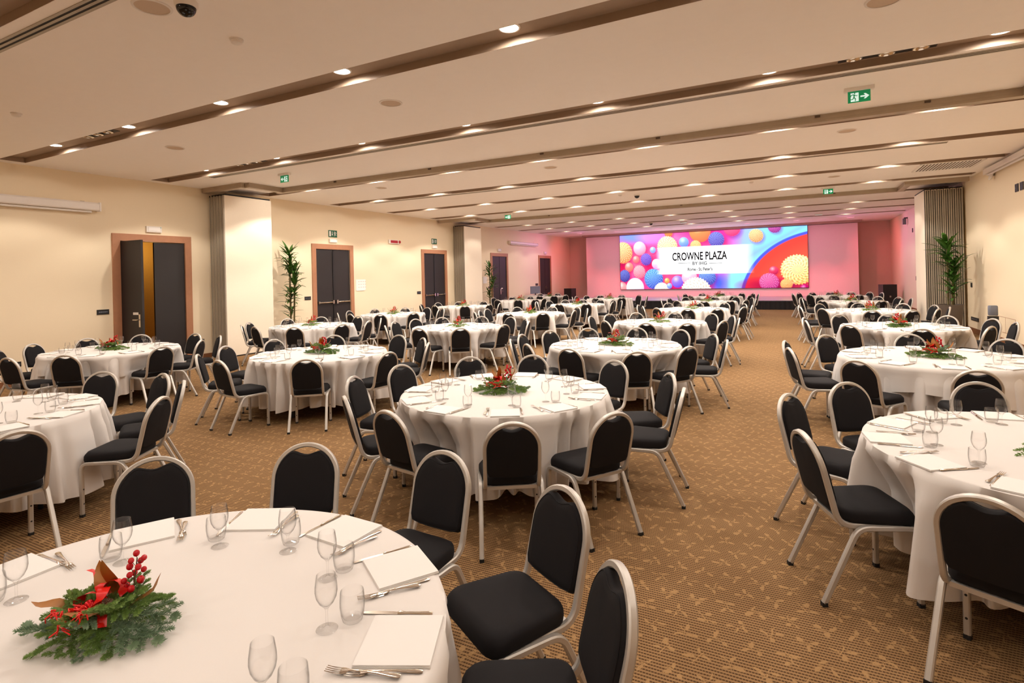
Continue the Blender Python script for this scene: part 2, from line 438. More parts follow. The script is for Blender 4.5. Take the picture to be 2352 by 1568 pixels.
# ------------------------------------------------------------------ folding partitions and their tracks
def partition(label, x0, x1, y0, y1, n, wall_side):
    """n panels folded flat against each other; wall_side -1 = stack on the left wall"""
    r = thing('folding_partition', label, 'partition', ((x0 + x1) / 2, (y0 + y1) / 2, 0), group='folded partition stacks')
    w = (x1 - x0) / n; cx = (x0 + x1) / 2; cy = (y0 + y1) / 2
    for k in range(n):
        a = x0 + k * w - cx; m = MB()
        m.box(a + .004, y0 + .03 - cy, .03, a + w - .004, y1 - cy, 3.82)
        p = m.build('panel', M_PANEL, r, smooth=False)
        e = MB()
        e.box(a + .0065, y0 - cy, .03, a + w * .27, y0 + .03 - cy, 3.80); e.box(a + w * .40, y0 + .008 - cy, .03, a + w * .60, y0 + .03 - cy, 3.82); e.box(a + w * .73, y0 - cy, .03, a + w - .0065, y0 + .03 - cy, 3.80)
        e.build('edge_profile', M_PEDGE, p, smooth=False)
        s = MB(); s.box(a - .006, y0 + .012 - cy, .03, a + .006, y0 + .03 - cy, 3.84); s.box(a + w * .275, y0 + .022 - cy, .03, a + w * .395, y0 + .03 - cy, 3.8); s.box(a + w * .605, y0 + .022 - cy, .03, a + w * .725, y0 + .03 - cy, 3.8)
        s.build('rubber_seal', M_SEAL, p, smooth=False)
        t = MB(); t.box(a + .01, y0 + .06 - cy, 3.82, a + w - .01, y1 - .03 - cy, 3.855); t.build('top_seal', M_SEAL, p, smooth=False)
        t = MB(); t.box(a + .01, y0 + .04 - cy, 0.0, a + w - .01, y1 - .02 - cy, .03); t.build('bottom_seal', M_SEAL, p, smooth=False)
    return r
partition('folded partition stack on the door wall just past the half open door', -12.43, -11.90, 8.36, 9.68, 5, -1)
partition('folded partition stack on the door wall with palm fronds showing behind it', -12.47, -11.97, 18.93, 20.3, 5, -1)
partition('folded partition stack on the right wall with ribbed edges behind a potted palm', 3.10, 3.93, 18.5, 20.0, 6, 1)
def track(label, segs):
    r = thing('partition_track', label, 'track', (0, 0, ZC), group=None)
    for (ax, ay, bx, by) in segs:
        m = MB(); h = .075
        if ay == by: m.box(min(ax, bx), ay - h, -.11, max(ax, bx), ay + h, 0); m.box(min(ax, bx), ay - h - .006, -.075, max(ax, bx), ay - h, -.06); m.box(min(ax, bx), ay - h - .004, -.03, max(ax, bx), ay - h, -.018)
        else: m.box(ax - h, min(ay, by), -.11, ax + h, max(ay, by), 0); m.box(ax + h, min(ay, by), -.075, ax + h + .006, max(ay, by), -.06)
        m.build('rail', M_TRACK, r, smooth=False)
    return r
t1 = track('grey metal partition track crossing the ceiling before the first partition stack', [(-11.15, 9.28, 3.9, 9.28), (-10.98, 8.30, -10.98, 9.205), (-12.45, 8.28, -11.055, 8.28), (2.65, 8.6, 2.65, 9.205), (2.65, 8.5, 3.9, 8.5)])
t2 = track('grey metal partition track crossing the ceiling before the second pair of stacks', [(-10.95, 19.0, 2.75, 19.0), (-10.82, 17.98, -10.82, 18.925), (-12.45, 17.9, -10.75, 17.9), (2.62, 17.9, 2.62, 18.925), (2.545, 17.8, 3.9, 17.8)])
for t_, pts in ((t1, [(-9.2, 9.2), (-6.6, 9.2), (-4.1, 9.2), (-2.0, 9.2), (.3, 9.2), (1.6, 9.2)]), (t2, [(-8.2, 18.92), (-3.4, 18.92), (1.0, 18.92)])):
    for (px, py) in pts:
        m = MB(); m.box(px - .035, py - .012, -.04, px + .035, py + .004, -.012); m.build('clip', M_DARKMETAL, t_, smooth=False)

# ------------------------------------------------------------------ ceiling fittings
ring_me = MB().lathe([(.086, -.001), (.090, -.008), (.104, -.008), (.108, 0), (.086, 0.002)], 32, closed=True).mesh('trim_ring', M_WHITEPL)
lens_me = MB().lathe([(.0005, -.0045), (.087, -.0045), (.087, .0), (.0005, .0)], 32, closed=True).mesh('lens', M_LENS)
SN = ['rearmost', 'second', 'third', 'fourth', 'fifth', 'sixth', 'seventh', 'eighth', 'ninth', 'tenth', 'eleventh', 'twelfth', 'last']
for i, yf in enumerate(STRIP_FAR):
    if i < 3: continue
    for k, lx in enumerate(LAMP_X):
        r = thing('recessed_downlight', 'round recessed downlight, %s from the door wall, %s ceiling slot from the stage' % (ORD[k], ORD[12 - i]), 'downlight', (lx, yf - .20, ZC + STRIP_D), group='downlights in the ceiling slots')
        link('trim_ring', ring_me, r); link('lens', lens_me, r)
def disc_speaker(x, y, label, r0=.125):
    r = thing('ceiling_speaker', label, 'speaker', (x, y, ZC), group='round ceiling speakers')
    MB().lathe([(r0 + .02, 0), (r0 + .018, -.008), (r0, -.010), (r0, -.002), (r0 + .002, 0)], 40, closed=True).build('rim', M_WHITEPL, r)
    MB().lathe([(.0005, -.007), (r0 * .6, -.0065), (r0, -.004), (r0, 0), (.0005, 0)], 40, closed=True).build('grille', mat_grille, r)
mat_grille = mat('speaker_grille_cloth', srgb((206, 186, 166)), 0.8, var=.08, scale=400)
for k, (x, y, l) in enumerate([(-4.57, 2.63, 'round white ceiling speaker beside the black camera dome'), (-4.55, 5.54, 'round ceiling speaker between first two lit slots mid ceiling'),
        (-9.03, 5.51, 'round ceiling speaker between first two lit slots near door wall'), (.76, 10.53, 'round ceiling speaker past the first partition track near right wall'),
        (-4.52, 10.57, 'round ceiling speaker past the first partition track mid ceiling'), (.83, 15.6, 'round ceiling speaker beside the ribbed air grille'),
        (.69, 5.56, 'round ceiling speaker cut by the top edge of the picture'), (-9.03, 10.56, 'round ceiling speaker past the first track near the door wall')]):
    disc_speaker(x, y, l)
def dome(x, y, label, r0=.075):
    r = thing('camera_dome', label, 'camera', (x, y, ZC))
    MB().lathe([(.0005, 0), (r0 * 1.15, 0), (r0 * 1.15, -.03), (r0, -.045), (.0005, -.045)], 28, closed=True).build('base', M_WHITEPL, r)
    MB().lathe([(r0 * .96, -.04)] + [(max(.0005, r0 * .96 * cos(a)), -.045 - r0 * .96 * sin(a)) for a in [i * pi / 16 for i in range(9)]], 28, closed=True).build('dome', M_BLACKGLOSS, r)
M_BLACKGLOSS = mat('black_dome_gloss', srgb((10, 10, 12)), 0.08)
dome(-4.27, 2.72, 'glossy black camera dome on ceiling cut by the top edge')
dome(-4.03, 15.62, 'small black camera dome on ceiling before the second track'); dome(-5.81, 24.88, 'small black camera dome on ceiling near the big screen')
def detector(x, y, label, r0=.05):
    r = thing('smoke_detector', label, 'detector', (x, y, ZC))
    MB().lathe([(.0005, 0), (r0 * 1.2, 0), (r0 * 1.2, -.012), (.0005, -.012)], 24, closed=True).build('base', M_WHITEPL, r)
    MB().lathe([(r0, -.012), (r0 * .95, -.035), (r0 * .6, -.045), (.0005, -.046)], 24, closed=True).build('head', M_WHITEPL, r)
detector(-4.54, 3.36, 'white smoke detector on ceiling beside the nearest lit slot'); detector(-8.85, 3.37, 'white smoke detector on ceiling at the left picture edge')
detector(-1.0, 15.21, 'small white smoke detector right of the middle camera dome'); detector(-4.45, 15.41, 'small white smoke detector left of the middle camera dome')
def slot_diffuser(x0, x1, y, label):
    r = thing('slot_diffuser', label, 'air vent', ((x0 + x1) / 2, y, ZC)); h = (x1 - x0) / 2
    m = MB()
    for a, c in ((-.062, -.036), (-.014, .012), (.034, .062)): m.box(-h, a, -.006, h, c, -.0005)
    m.build('frame', M_PEDGE, r, smooth=False)
    m = MB(); m.box(-h, -.036, -.003, h, .034, -.0002); m.build('slot', M_SEAL, r, smooth=False)
slot_diffuser(-12.0, 3.4, 2.37, 'two slot linear air diffuser in the top left ceiling corner')
slot_diffuser(-11.0, 3.4, 7.47, 'two slot linear air diffuser beside the second lit slot')
slot_diffuser(-11.0, 2.46, 12.56, 'two slot linear air diffuser past the first partition track')
def grille(x0, x1, y0, y1, label):
    r = thing('air_grille', label, 'air vent', ((x0 + x1) / 2, (y0 + y1) / 2, ZC)); hx, hy = (x1 - x0) / 2, (y1 - y0) / 2
    m = MB(); m.box(-hx, -hy, -.012, hx, -hy + .03, 0); m.box(-hx, hy - .03, -.012, hx, hy, 0); m.box(-hx, -hy, -.012, -hx + .03, hy, 0); m.box(hx - .03, -hy, -.012, hx, hy, 0); m.build('frame', M_WHITEPL, r, smooth=False)
    m = MB(); m.box(-hx + .03, -hy + .03, -.003, hx - .03, hy - .03, -.0005); m.build('backing', M_DARKMETAL, r, smooth=False)
    me = MB().box(-.012, -hy + .03, -.010, .012, hy - .03, -.004).mesh('slat', M_CEIL, False)
    n = 18
    for k in range(n): link('slat', me, r, (-hx + .05 + (2 * hx - .1) * k / (n - 1), 0, 0))
grille(2.45, 3.6, 14.98, 16.05, 'ribbed square air grille in the ceiling near the right wall')
def spot_box(x0, x1, y, label):
    r = thing('spotlight_tray', label, 'spotlight', ((x0 + x1) / 2, y, ZC + STRIP_D)); hx = (x1 - x0) / 2
    m = MB(); m.box(-hx, -.11, -.006, hx, .11, -.001); m.build('tray', M_BLACKPL, r, smooth=False)
    for k in range(3):
        m = MB(); cx = -hx + (k + .5) * 2 * hx / 3
        m.lathe([(.001, -.008), (.055, -.012), (.075, -.028), (.078, -.028), (.078, -.004)], 20, (cx, 0, 0), closed=True); m.build('reflector', M_STEEL, r)
spot_box(-9.8, -9.0, 4.56, 'black tray of three unlit reflector spots in the nearest lit slot')
spot_box(.45, 1.35, 7.16, 'black spotlight tray in second lit slot at the right')
spot_box(-9.8, -9.0, 7.16, 'black spotlight tray in second lit slot near the door wall')

for k in range(7):  # ceiling slots made into fittings for the added colour spots
    r = thing('added_wash_fitting', 'small ceiling slot before the screen, fitting for added wash, %s from the door wall' % ORD[k], 'spotlight', (WASH_X[2 * k], 28.7, ZC), 0, 'slot fittings for the added washes')
    m = MB(); m.box(-.14, -.07, -.012, .14, -.045, 0); m.box(-.14, .045, -.012, .14, .07, 0); m.box(-.14, -.045, -.012, -.115, .045, 0); m.box(.115, -.045, -.012, .14, .045, 0); m.build('frame', M_WHITEPL, r, smooth=False)
    m = MB(); m.box(-.115, -.045, -.006, .115, .045, -.001); m.build('lens', M_BLACKGLOSS, r, smooth=False)
# running man, arrow and door pictograms (flat polygons, unit square)
ARROW = [(.05, .42), (.55, .42), (.38, .22), (.58, .22), (.95, .5), (.58, .78), (.38, .78), (.55, .58), (.05, .58)]
MAN = [[(.50, .88), (.55, .94), (.62, .94), (.66, .88), (.62, .82), (.55, .82)], [(.38, .80), (.58, .78), (.62, .66), (.56, .48), (.44, .46), (.46, .62)],
       [(.38, .80), (.40, .72), (.22, .66), (.16, .52), (.08, .54), (.14, .72)], [(.58, .78), (.62, .66), (.72, .58), (.88, .62), (.88, .68), (.72, .66)],
       [(.44, .48), (.56, .50), (.70, .34), (.68, .08), (.60, .08), (.60, .30)], [(.44, .50), (.54, .44), (.40, .26), (.14, .24), (.14, .31), (.34, .33)]]
def pictogram(r, x0, x1, z0, z1, y, polys, flip, name):
    m = MB()
    for pl in polys:
        pp = [((1 - u) if flip else u, v) for u, v in pl]
        if flip: pp = pp[::-1]
        m.poly(pp, lambda u, v, w: (x0 + u * (x1 - x0), y - w, z0 + v * (z1 - z0)), .001)
    return m.build(name, M_PICTO, r, smooth=False)
def exit_sign(x, y, arrow_left, label, rz=0):
    r = thing('exit_sign', label, 'exit sign', (x, y, ZC), rz, group='hanging exit signs')
    m = MB(); m.box(-.16, -.035, -.045, .16, .035, 0); m.build('housing', M_WHITEPL, r, smooth=False)
    m = MB(); m.box(-.12, -.004, -.185, .12, .004, -.045); p = m.build('sign_plate', M_GREEN, r, smooth=False)
    f = arrow_left
    m = MB(); a0, a1 = (-.005, .105) if f else (-.105, -.005)
    m.box(a0 if f else a0 + .015, -.0052, -.172, a1 - .015 if f else a1, -.0045, -.065); m.build('pictogram_door', M_PICTO, r, smooth=False)
    g = pictogram(r, a0, a1, -.178, -.058, -.0055, MAN, f, 'running_figure'); g.data.materials[0] = M_GREEN
    pictogram(r, (-.112 if f else .008), (-.008 if f else .112), -.175, -.060, -.0048, [ARROW], f, 'arrow')
    return r
exit_sign(.72, 8.08, False, 'green hanging exit sign with arrow to the right, nearest on the ceiling')
exit_sign(-9.41, 8.0, True, 'green hanging exit sign with left arrow before the first track')
exit_sign(.79, 17.6, False, 'small green exit sign with right arrow before the second track')
exit_sign(-9.24, 17.6, True, 'small green exit sign with left arrow before the second track')
for k, (x, y, w_) in enumerate([(.8, 25.92, .30), (-4.51, 25.6, .30)]):
    r = thing('ceiling_light_unit', ['slim white emergency light on the ceiling right of the screen', 'slim white emergency light on the ceiling before the screen'][k], 'light', (x, y, ZC))
    m = MB(); m.box(-w_ / 2, -.05, -.04, w_ / 2, .05, 0); m.build('housing', M_WHITEPL, r, smooth=False)
    m = MB(); m.box(-w_ / 2 + .02, -.035, -.046, w_ / 2 - .02, .035, -.04); m.build('diffuser', M_PICTO, r, smooth=False)

# ------------------------------------------------------------------ wall fittings; local frame u along the wall, w off the wall
def on_left(y, z): return (XL, y, z), 0
def wbox(name, label, cat, y0, y1, z0, z1, d, m, side='L', group=None):
    yc, zc = (y0 + y1) / 2, (z0 + z1) / 2
    r = thing(name, label, cat, (XL if side == 'L' else XR, yc, zc), 0 if side == 'L' else pi, group)
    h, v = (y1 - y0) / 2, (z1 - z0) / 2
    b_ = MB(); b_.box(0, -h, -v, d, h, v); b_.build('body', m, r, smooth=False)
    return r, h, v
def sub(r, name, m, *boxes):
    b_ = MB()
    for q in boxes: b_.box(*q)
    return b_.build(name, m, r, smooth=False)
def emerg(y0, y1, z0, z1, label):
    r, h, v = wbox('emergency_light', label, 'light', y0, y1, z0, z1, .05, M_WHITEPL)
    sub(r, 'diffuser', M_PAPER, (.05, -h * .75, -v * .6, .056, h * .75, v * .6))
    sub(r, 'indicator', M_GREEN, (.05, h * .8, v * .5, .057, h * .88, v * .7))
emerg(6.94, 7.26, 2.90, 3.03, 'white emergency light above the half open door')
emerg(12.18, 12.49, 2.90, 3.01, 'white emergency light above the closed double door beside the tall palm')
emerg(17.43, 17.75, 2.90, 3.01, 'white emergency light above the door before the second stack')
emerg(22.65, 22.96, 2.92, 3.05, 'white emergency light above the purple lit door')
emerg(27.95, 28.28, 2.93, 3.05, 'white emergency light above the door nearest the stage')
def door_sign(y0, y1, z0, z1, label):
    r = thing('exit_sign', label, 'exit sign', (XL, (y0 + y1) / 2, (z0 + z1) / 2), pi / 2, group='wall exit signs')
    h, v = (y1 - y0) / 2, (z1 - z0) / 2
    sub(r, 'sign_plate', M_WGREEN, (-h, -.012, -v, h, 0, v))
    sub(r, 'pictogram_door', M_PAPER, (-h * .85, -.014, -v * .75, -h * .5, -.012, v * .75))
    pictogram(r, h * .05, h * .9, -v * .8, v * .8, -.0122, MAN, True, 'running_figure').data.materials[0] = M_PAPER
    pictogram(r, -h * .35, h * .05, -v * .7, v * .7, -.0122, [[(.5, .1), (.9, .45), (.62, .42), (.62, .95), (.38, .95), (.38, .42), (.1, .45)]], False, 'arrow').data.materials[0] = M_PAPER
door_sign(12.18, 12.52, 3.06, 3.27, 'green wall exit sign above the closed double door beside the tall palm')
door_sign(17.43, 17.77, 3.06, 3.27, 'green wall exit sign above the door before the second stack')
def switch(y0, y1, z0, z1, label, side='L', dots=3, name='switch_panel', cat='switch'):
    r, h, v = wbox(name, label, cat, y0, y1, z0, z1, .014, M_BLACKPL, side)
    for k in range(dots):
        u = -h * .6 + 1.2 * h * k / max(1, dots - 1)
        sub(r, 'button' if cat == 'switch' else 'socket', M_GREYPL, (.014, u - h * .12, -v * .25, .018, u + h * .12, v * .25))
switch(5.97, 6.19, 1.18, 1.28, 'black switch panel on door wall left of the half open door', dots=5)
switch(11.22, 11.44, 1.21, 1.31, 'black switch panel between the tall palm and the double door')
switch(16.45, 16.67, 1.17, 1.27, 'black switch panel left of the door before the second stack')
switch(21.72, 21.92, 1.2, 1.3, 'black switch panel left of the purple lit door')
switch(26.8, 27.1, 1.2, 1.32, 'black switch panel left of the door nearest the stage')
switch(4.60, 4.74, .34, .43, 'black socket low on the door wall behind the wall table', name='wall_socket', cat='socket')
switch(8.05, 8.2, .36, .45, 'grey socket low on the wall beside the first folded stack', name='wall_socket', cat='socket', dots=2)
switch(18.05, 18.17, 1.18, 1.30, 'small black switch on right wall beside the palm shadow', 'R', 1)
switch(17.55, 18.2, .33, .42, 'black socket strip low on the right wall beside the palm pot', 'R', 4, 'wall_socket', 'socket')
for k, (y0, y1) in enumerate(((14.56, 14.74), (14.28, 14.46))):
    switch(y0, y1, 3.22, 3.38, ['black square control box high on right wall, nearer the stage', 'black square control box high on right wall, at picture edge'][k], 'R', 1)
for k, (y, z) in enumerate(((26.1, 3.15), (25.6, 1.3))):
    switch(y - .07, y + .07, z - .08, z + .08, ['tiny black box high on far right wall beyond the stack', 'tiny black switch on far right wall beyond the stack'][k], 'R', 1)
# projection screen cases
def screen_case(y0, y1, z0, z1, label, side='L', d=.14):
    r = thing('projection_screen_case', label, 'screen case', (XL if side == 'L' else XR, (y0 + y1) / 2, z0), 0 if side == 'L' else pi)
    h = (y1 - y0) / 2; v = z1 - z0
    m = MB(); m.loft([[(.02, s, .05), (.02, s, v), (d * .8, s, v), (d, s, v * .85), (d, s, .07), (d * .9, s, .05)] for s in (-h, h)]); m.build('case', M_WHITEPL, r, angle=25)
    m = MB(); m.tube([(d * .6, -h + .08, .02), (d * .6, h - .12, .02)], .02, n=8); m.build('bottom_bar', M_WHITEPL, r)
    sub(r, 'end_cap', M_WHITEPL, (.015, h, .04, d + .004, h + .03, v + .005), (.015, -h - .03, .04, d + .004, -h, v + .005))
    sub(r, 'bracket', M_PEDGE, (0, -h * .8, v * .5, .03, -h * .8 + .06, v + .02), (0, h * .8, v * .5, .03, h * .8 + .06, v + .02))
screen_case(3.3, 6.0, 3.21, 3.42, 'long white projection screen case on door wall near the camera')
screen_case(23.8, 26.95, 3.28, 3.46, 'long white projection screen case between the two far doors')
screen_case(12.2, 16.3, 3.78, 3.96, 'long white projection screen case high on the right wall', 'R')
r = thing('wall_speaker', 'small white rounded loudspeaker under the right hand screen case', 'speaker', (XR, 16.05, 3.78), pi)
MB().loft([[(.02 + .05 * (1 - cos(a)) * .5 + k * .04, .09 * sin(a) * (1 if k == 0 else .75), .11 * cos(a)) for a in [2 * pi * i / 20 for i in range(20)]] for k in (0, 1)]).build('body', M_WHITEPL, r)
sub(r, 'bracket', M_PEDGE, (0, -.02, -.02, .04, .02, .02))
r = thing('wall_speaker', 'slim grey loudspeaker on bracket high on the far right wall', 'speaker', (XR, 27.2, 3.6), pi)
sub(r, 'bracket', M_BLACKPL, (0, -.05, .1, .12, .05, .14)); sub(r, 'body', M_GREYPL, (.05, -.06, -.14, .16, .06, .1))
# alarm, notice, flush hatch, dispenser
r, h, v = wbox('fire_alarm', 'red fire alarm light box on the door wall', 'alarm', 14.88, 15.42, 2.98, 3.11, .06, M_WHITEPL)
sub(r, 'lens', M_REDGLASS, (.06, -h * .7, -v * .7, .066, h * .7, v * .7))
MB().sphere((.05, h + .02, 0), .055, 14, 9).build('beacon', M_REDGLASS, r)
r, h, v = wbox('notice_board', 'white notice sheets hung on door wall beside the double door', 'notice', 13.28, 13.72, 1.42, 1.76, .012, M_PAPER)
sub(r, 'paper', M_PAPER, (.012, -h * .9, -v * 1.1, .018, h * .8, v * .9))
sub(r, 'print', M_GREYPRINT, *[(.018, -h * .55 + .1 * i, -v * .5 + .09 * j, .0186, -h * .55 + .1 * i + .055, -v * .5 + .09 * j + .018) for i in range(4) for j in range(3)])
r, h, v = wbox('notice_board', 'small white notice on wall left of the purple lit door', 'notice', 21.25, 21.6, 1.45, 1.75, .012, M_PAPER)
sub(r, 'paper', M_PAPER, (.012, -h * .9, -v, .018, h * .9, v * .9))
r = thing('access_hatch', 'flush white double access hatch low on the right wall', 'hatch', (XR, 15.55, .43), pi)
sub(r, 'hatch_frame', M_FRAMEWOOD, (0, -.62, .165, .004, .62, .172), (0, -.62, -.172, .004, .62, -.165), (0, -.62, -.17, .004, -.612, .17), (0, .612, -.17, .004, .62, .17), (0, -.004, -.17, .004, .004, .17))
for s in (-1, 1): sub(r, 'hatch_door', M_WALL, (0, .008 if s > 0 else -.608, -.163, .003, .608 if s > 0 else -.008, .163))
r = thing('dispenser', 'grey blue dispenser on slim black stand by the right wall', 'dispenser', (3.66, 15.1, 0))
MB().lathe([(.14, 0), (.14, .015), (.02, .03), (.016, .55), (.001, .55)], 20).build('stand', M_BLACKPL, r)
m = MB(); m.box(-.08, -.07, .55, .08, .07, .66); m.build('tray', M_BLACKPL, r, smooth=False)
m = MB(); m.loft([[(.075 * k * cx_, .065 * k * cy_, z) for cx_, cy_ in ((1, .7), (.7, 1), (-.7, 1), (-1, .7), (-1, -.7), (-.7, -1), (.7, -1), (1, -.7))] for z, k in ((.675, .9), (.69, 1), (.86, 1), (.885, .88))]); m.build('tank', M_GREYPL, r)

# ------------------------------------------------------------------ stage, screen wall, LED picture
SY = 30.75
b = MB(); b.box(-11.0, SY, .41, 2.56, SY + .2, 3.885); tag(b.build('wall_screen', M_SCREENWALL, smooth=False), kind='structure')
b = MB(); b.box(-11.1, 30.35, 3.90, 2.7, SY + .25, ZC); tag(b.build('trim_14', M_TAUPE, smooth=False), kind='structure')
r = thing('stage', 'low stage with pale glossy deck and black pleated skirt under the screen', 'stage', (-4.3, 28.7, 0))
m = MB(); m.box(-6.7, -1.95, .36, 6.9, 2.04, .41); m.build('deck', M_STAGE, r, smooth=False)
m = MB(); m.box(-6.6, -1.85, 0, 6.8, 2.0, .36); m.build('platform', M_BLACKCLOTH, r, smooth=False)
m = MB(); N = 420; vs = []; fs = []
for i in range(N + 1):
    x = -6.7 + 13.6 * i / N; p = .018 * sin(i * 1.05) + .008 * sin(i * .37)
    vs += [(x, -1.965 + p, .0), (x, -1.965 + p * .4, .385)]
fs = [(2 * i, 2 * i + 2, 2 * i + 3, 2 * i + 1) for i in range(N)]
m.add(vs, fs); m.build('skirt', M_BLACKCLOTH, r)

LX0, LX1, LZ0, LZ1 = -8.96, .45, .84, 3.875
def led_colors(NX, NZ):
    U, V = np.meshgrid(np.linspace(0, 1, NX), np.linspace(0, 1, NZ))      # V up
    X = 112 + U * 2025; top = 288 - 116 * U; bot = 865 - 13 * U
    Y = bot + (top - bot) * V
    def c(r, g, b_): return np.array([r, g, b_], float) / 255
    img = np.zeros((NZ, NX, 3)) + c(236, 70, 140)
    def blend(mask, col): img[:] = img * (1 - mask[..., None]) + np.asarray(col) * mask[..., None]
    def blob(x, y, rx, ry, col, p=1.0): blend(np.clip(1.25 - np.hypot((X - x) / rx, (Y - y) / ry), 0, 1) ** p, c(*col))
    for q in ((300, 300, 420, 90, (120, 140, 250)), (520, 300, 200, 60, (225, 130, 240)), (820, 330, 330, 110, (255, 110, 170)), (300, 560, 330, 170, (245, 90, 130)), (120, 640, 120, 220, (190, 20, 70)),
              (480, 620, 130, 120, (210, 30, 90)), (760, 700, 240, 150, (235, 70, 120)), (700, 860, 160, 60, (200, 20, 90)), (1150, 250, 320, 110, (235, 40, 130)), (1450, 230, 160, 130, (190, 60, 170)), (950, 830, 120, 60, (240, 100, 190))): blob(*q)
    # blue sweep and the orange sweep at the right
    sx = 1330 + (Y - 400) * -.12
    blend(np.clip((X - sx) / 170, 0, 1) * np.clip((Y - 150) / 60, 0, 1), c(150, 165, 255))
    blend(np.clip((X - 1480 + (Y - 300) * .25) / 300, 0, 1), c(120, 205, 255))
    blend(np.clip(1 - np.abs(Y - (1480 - .62 * X + 0) + 0) / 60, 0, 1) * (X > 1350) * .5, c(120, 140, 245))
    blob(1380, 820, 150, 190, (120, 150, 255)); blob(1240, 800, 90, 120, (70, 90, 225))
    blend(((X > 1330) & (Y > 690)) * np.clip((X - 1330) / 60, 0, 1) * .8, c(125, 220, 255))
    cyc = np.sqrt(((X - 2420) / 930) ** 2 + ((Y - 1020) / 800) ** 2)
    blend(np.clip((1.035 - cyc) / .012, 0, 1), c(70, 80, 215)); blend(np.clip((1.0 - cyc) / .015, 0, 1), c(240, 62, 52))
    blend(np.clip((.93 - cyc) / .25, 0, 1) * .6, c(255, 96, 66)); blob(1800, 830, 330, 90, (150, 10, 60), .7)
    rng = np.random.default_rng(5)
    def ball(x, y, r, lit, dark, spiky=False, nsp=190):
        d = np.hypot(X - x, Y - y) / r; ang = np.arctan2(Y - y, X - x)
        blend(np.clip(1.25 - np.hypot(X - x - r * .22, Y - y - r * .25) / r, 0, 1) * .75 * (d > .98), c(110, 10, 70))
        m_ = np.clip((1.0 - d) * r / 5, 0, 1)
        if spiky: m_ = np.clip((1.0 + .035 * np.sin(ang * 34) - d) * r / 5, 0, 1)
        sh = np.clip(.55 - .42 * ((X - x) * .35 + (Y - y) * .94) / r - .18 * d ** 4, 0, 1)
        col = np.asarray(c(*dark)) * (1 - sh[..., None]) + np.asarray(c(*lit)) * sh[..., None]
        if spiky:
            rr = np.clip(d, 0, 1); th = np.arcsin(rr)
            k = np.sin(th * 13 - 1.2) * np.sin(ang * 17 + np.floor(th * 4.2) * 1.6)
            col = col * (1 - .34 * np.clip(-k, 0, 1)[..., None]) + (1 - col) * .30 * np.clip(k, 0, 1)[..., None]
        else:
            hl = np.clip(1 - np.hypot(X - x + r * .25, Y - y + r * .4) / (r * .6), 0, 1)
            col = col + (1 - col) * (.5 * hl)[..., None]
        blend(m_, col) if False else img.__setitem__(slice(None), img * (1 - m_[..., None]) + col * m_[..., None])
    P = (255, 150, 170); 
    for q in ((1825, 185, 68, (225, 100, 170), (120, 30, 120), 1), (1395, 195, 92, (250, 120, 150), (220, 50, 100), 0), (700, 250, 50, (255, 160, 90), (235, 90, 60), 0), (1052, 235, 120, (255, 165, 90), (238, 96, 66), 0), (150, 470, 118, (255, 225, 160), (238, 120, 70), 1),
              (683, 402, 118, (255, 238, 200), (232, 180, 110), 1), (872, 352, 58, (150, 195, 255), (90, 110, 220), 0), (1003, 390, 62, (250, 205, 140), (225, 150, 80), 1), (1228, 322, 88, (120, 130, 215), (70, 50, 150), 1), (1640, 280, 76, (250, 215, 150), (200, 130, 80), 1),
              (355, 422, 78, (255, 225, 235), (245, 110, 140), 0), (512, 438, 37, (170, 200, 255), (110, 120, 220), 0), (308, 542, 42, (255, 150, 140), (235, 80, 90), 0), (430, 540, 68, (140, 110, 220), (80, 40, 150), 1), (222, 625, 53, (255, 150, 135), (238, 85, 80), 0),
              (552, 590, 58, (255, 220, 245), (235, 120, 200), 0), (345, 677, 75, (250, 180, 185), (205, 80, 110), 1), (130, 845, 62, (255, 170, 160), (235, 100, 110), 0), (165, 720, 68, (100, 115, 200), (40, 30, 120), 1), (515, 752, 113, (110, 185, 240), (50, 60, 170), 1),
              (290, 850, 110, (255, 245, 250), (250, 150, 180), 0), (610, 885, 95, (255, 245, 225), (240, 190, 160), 1), (670, 772, 32, (255, 185, 100), (235, 110, 60), 0), (697, 828, 33, (150, 190, 255), (90, 100, 230), 0), (790, 782, 68, (165, 140, 250), (90, 60, 200), 0),
              (925, 735, 88, (255, 215, 225), (245, 110, 140), 0), (1122, 735, 95, (120, 165, 230), (40, 50, 150), 1), (995, 905, 170, (255, 246, 232), (240, 190, 160), 1),
              (2040, 655, 166, (255, 238, 175), (245, 165, 85), 1), (1808, 665, 50, (235, 80, 110), (150, 20, 60), 0), (1760, 790, 100, (235, 110, 160), (160, 30, 110), 1), (1928, 815, 62, (255, 190, 110), (235, 110, 60), 1), (2100, 865, 50, (190, 10, 100), (120, 0, 60), 0)):
        ball(*q)
    bt = 412 - (X - 560) * .042; bb = 706 - (X - 600) * .015
    a = np.clip((X - 545) / 70, 0, 1) * np.clip((1620 - X) / 150, 0, 1) * np.clip((Y - bt) / 4, 0, 1) * np.clip((bb - Y) / 4, 0, 1)
    blend(a, c(255, 255, 255))
    img = np.clip(img, 0, 1)
    return np.where(img <= .04045, img / 12.92, ((img + .055) / 1.055) ** 2.4)
NX, NZ = 540, 175
lin = led_colors(NX, NZ)
xs = np.linspace(LX0, LX1, NX); zs = np.linspace(LZ0, LZ1, NZ)
XX, ZZ = np.meshgrid(xs, zs)
co = np.stack([XX.ravel(), np.full(XX.size, SY - .05), ZZ.ravel()], 1)
idx = np.arange(NX * NZ).reshape(NZ, NX)
fc = np.stack([idx[:-1, :-1], idx[:-1, 1:], idx[1:, 1:], idx[1:, :-1]], -1).reshape(-1, 4)
me = bpy.data.meshes.new('display'); me.vertices.add(len(co)); me.vertices.foreach_set('co', co.ravel())
me.loops.add(fc.size); me.loops.foreach_set('vertex_index', fc.ravel())
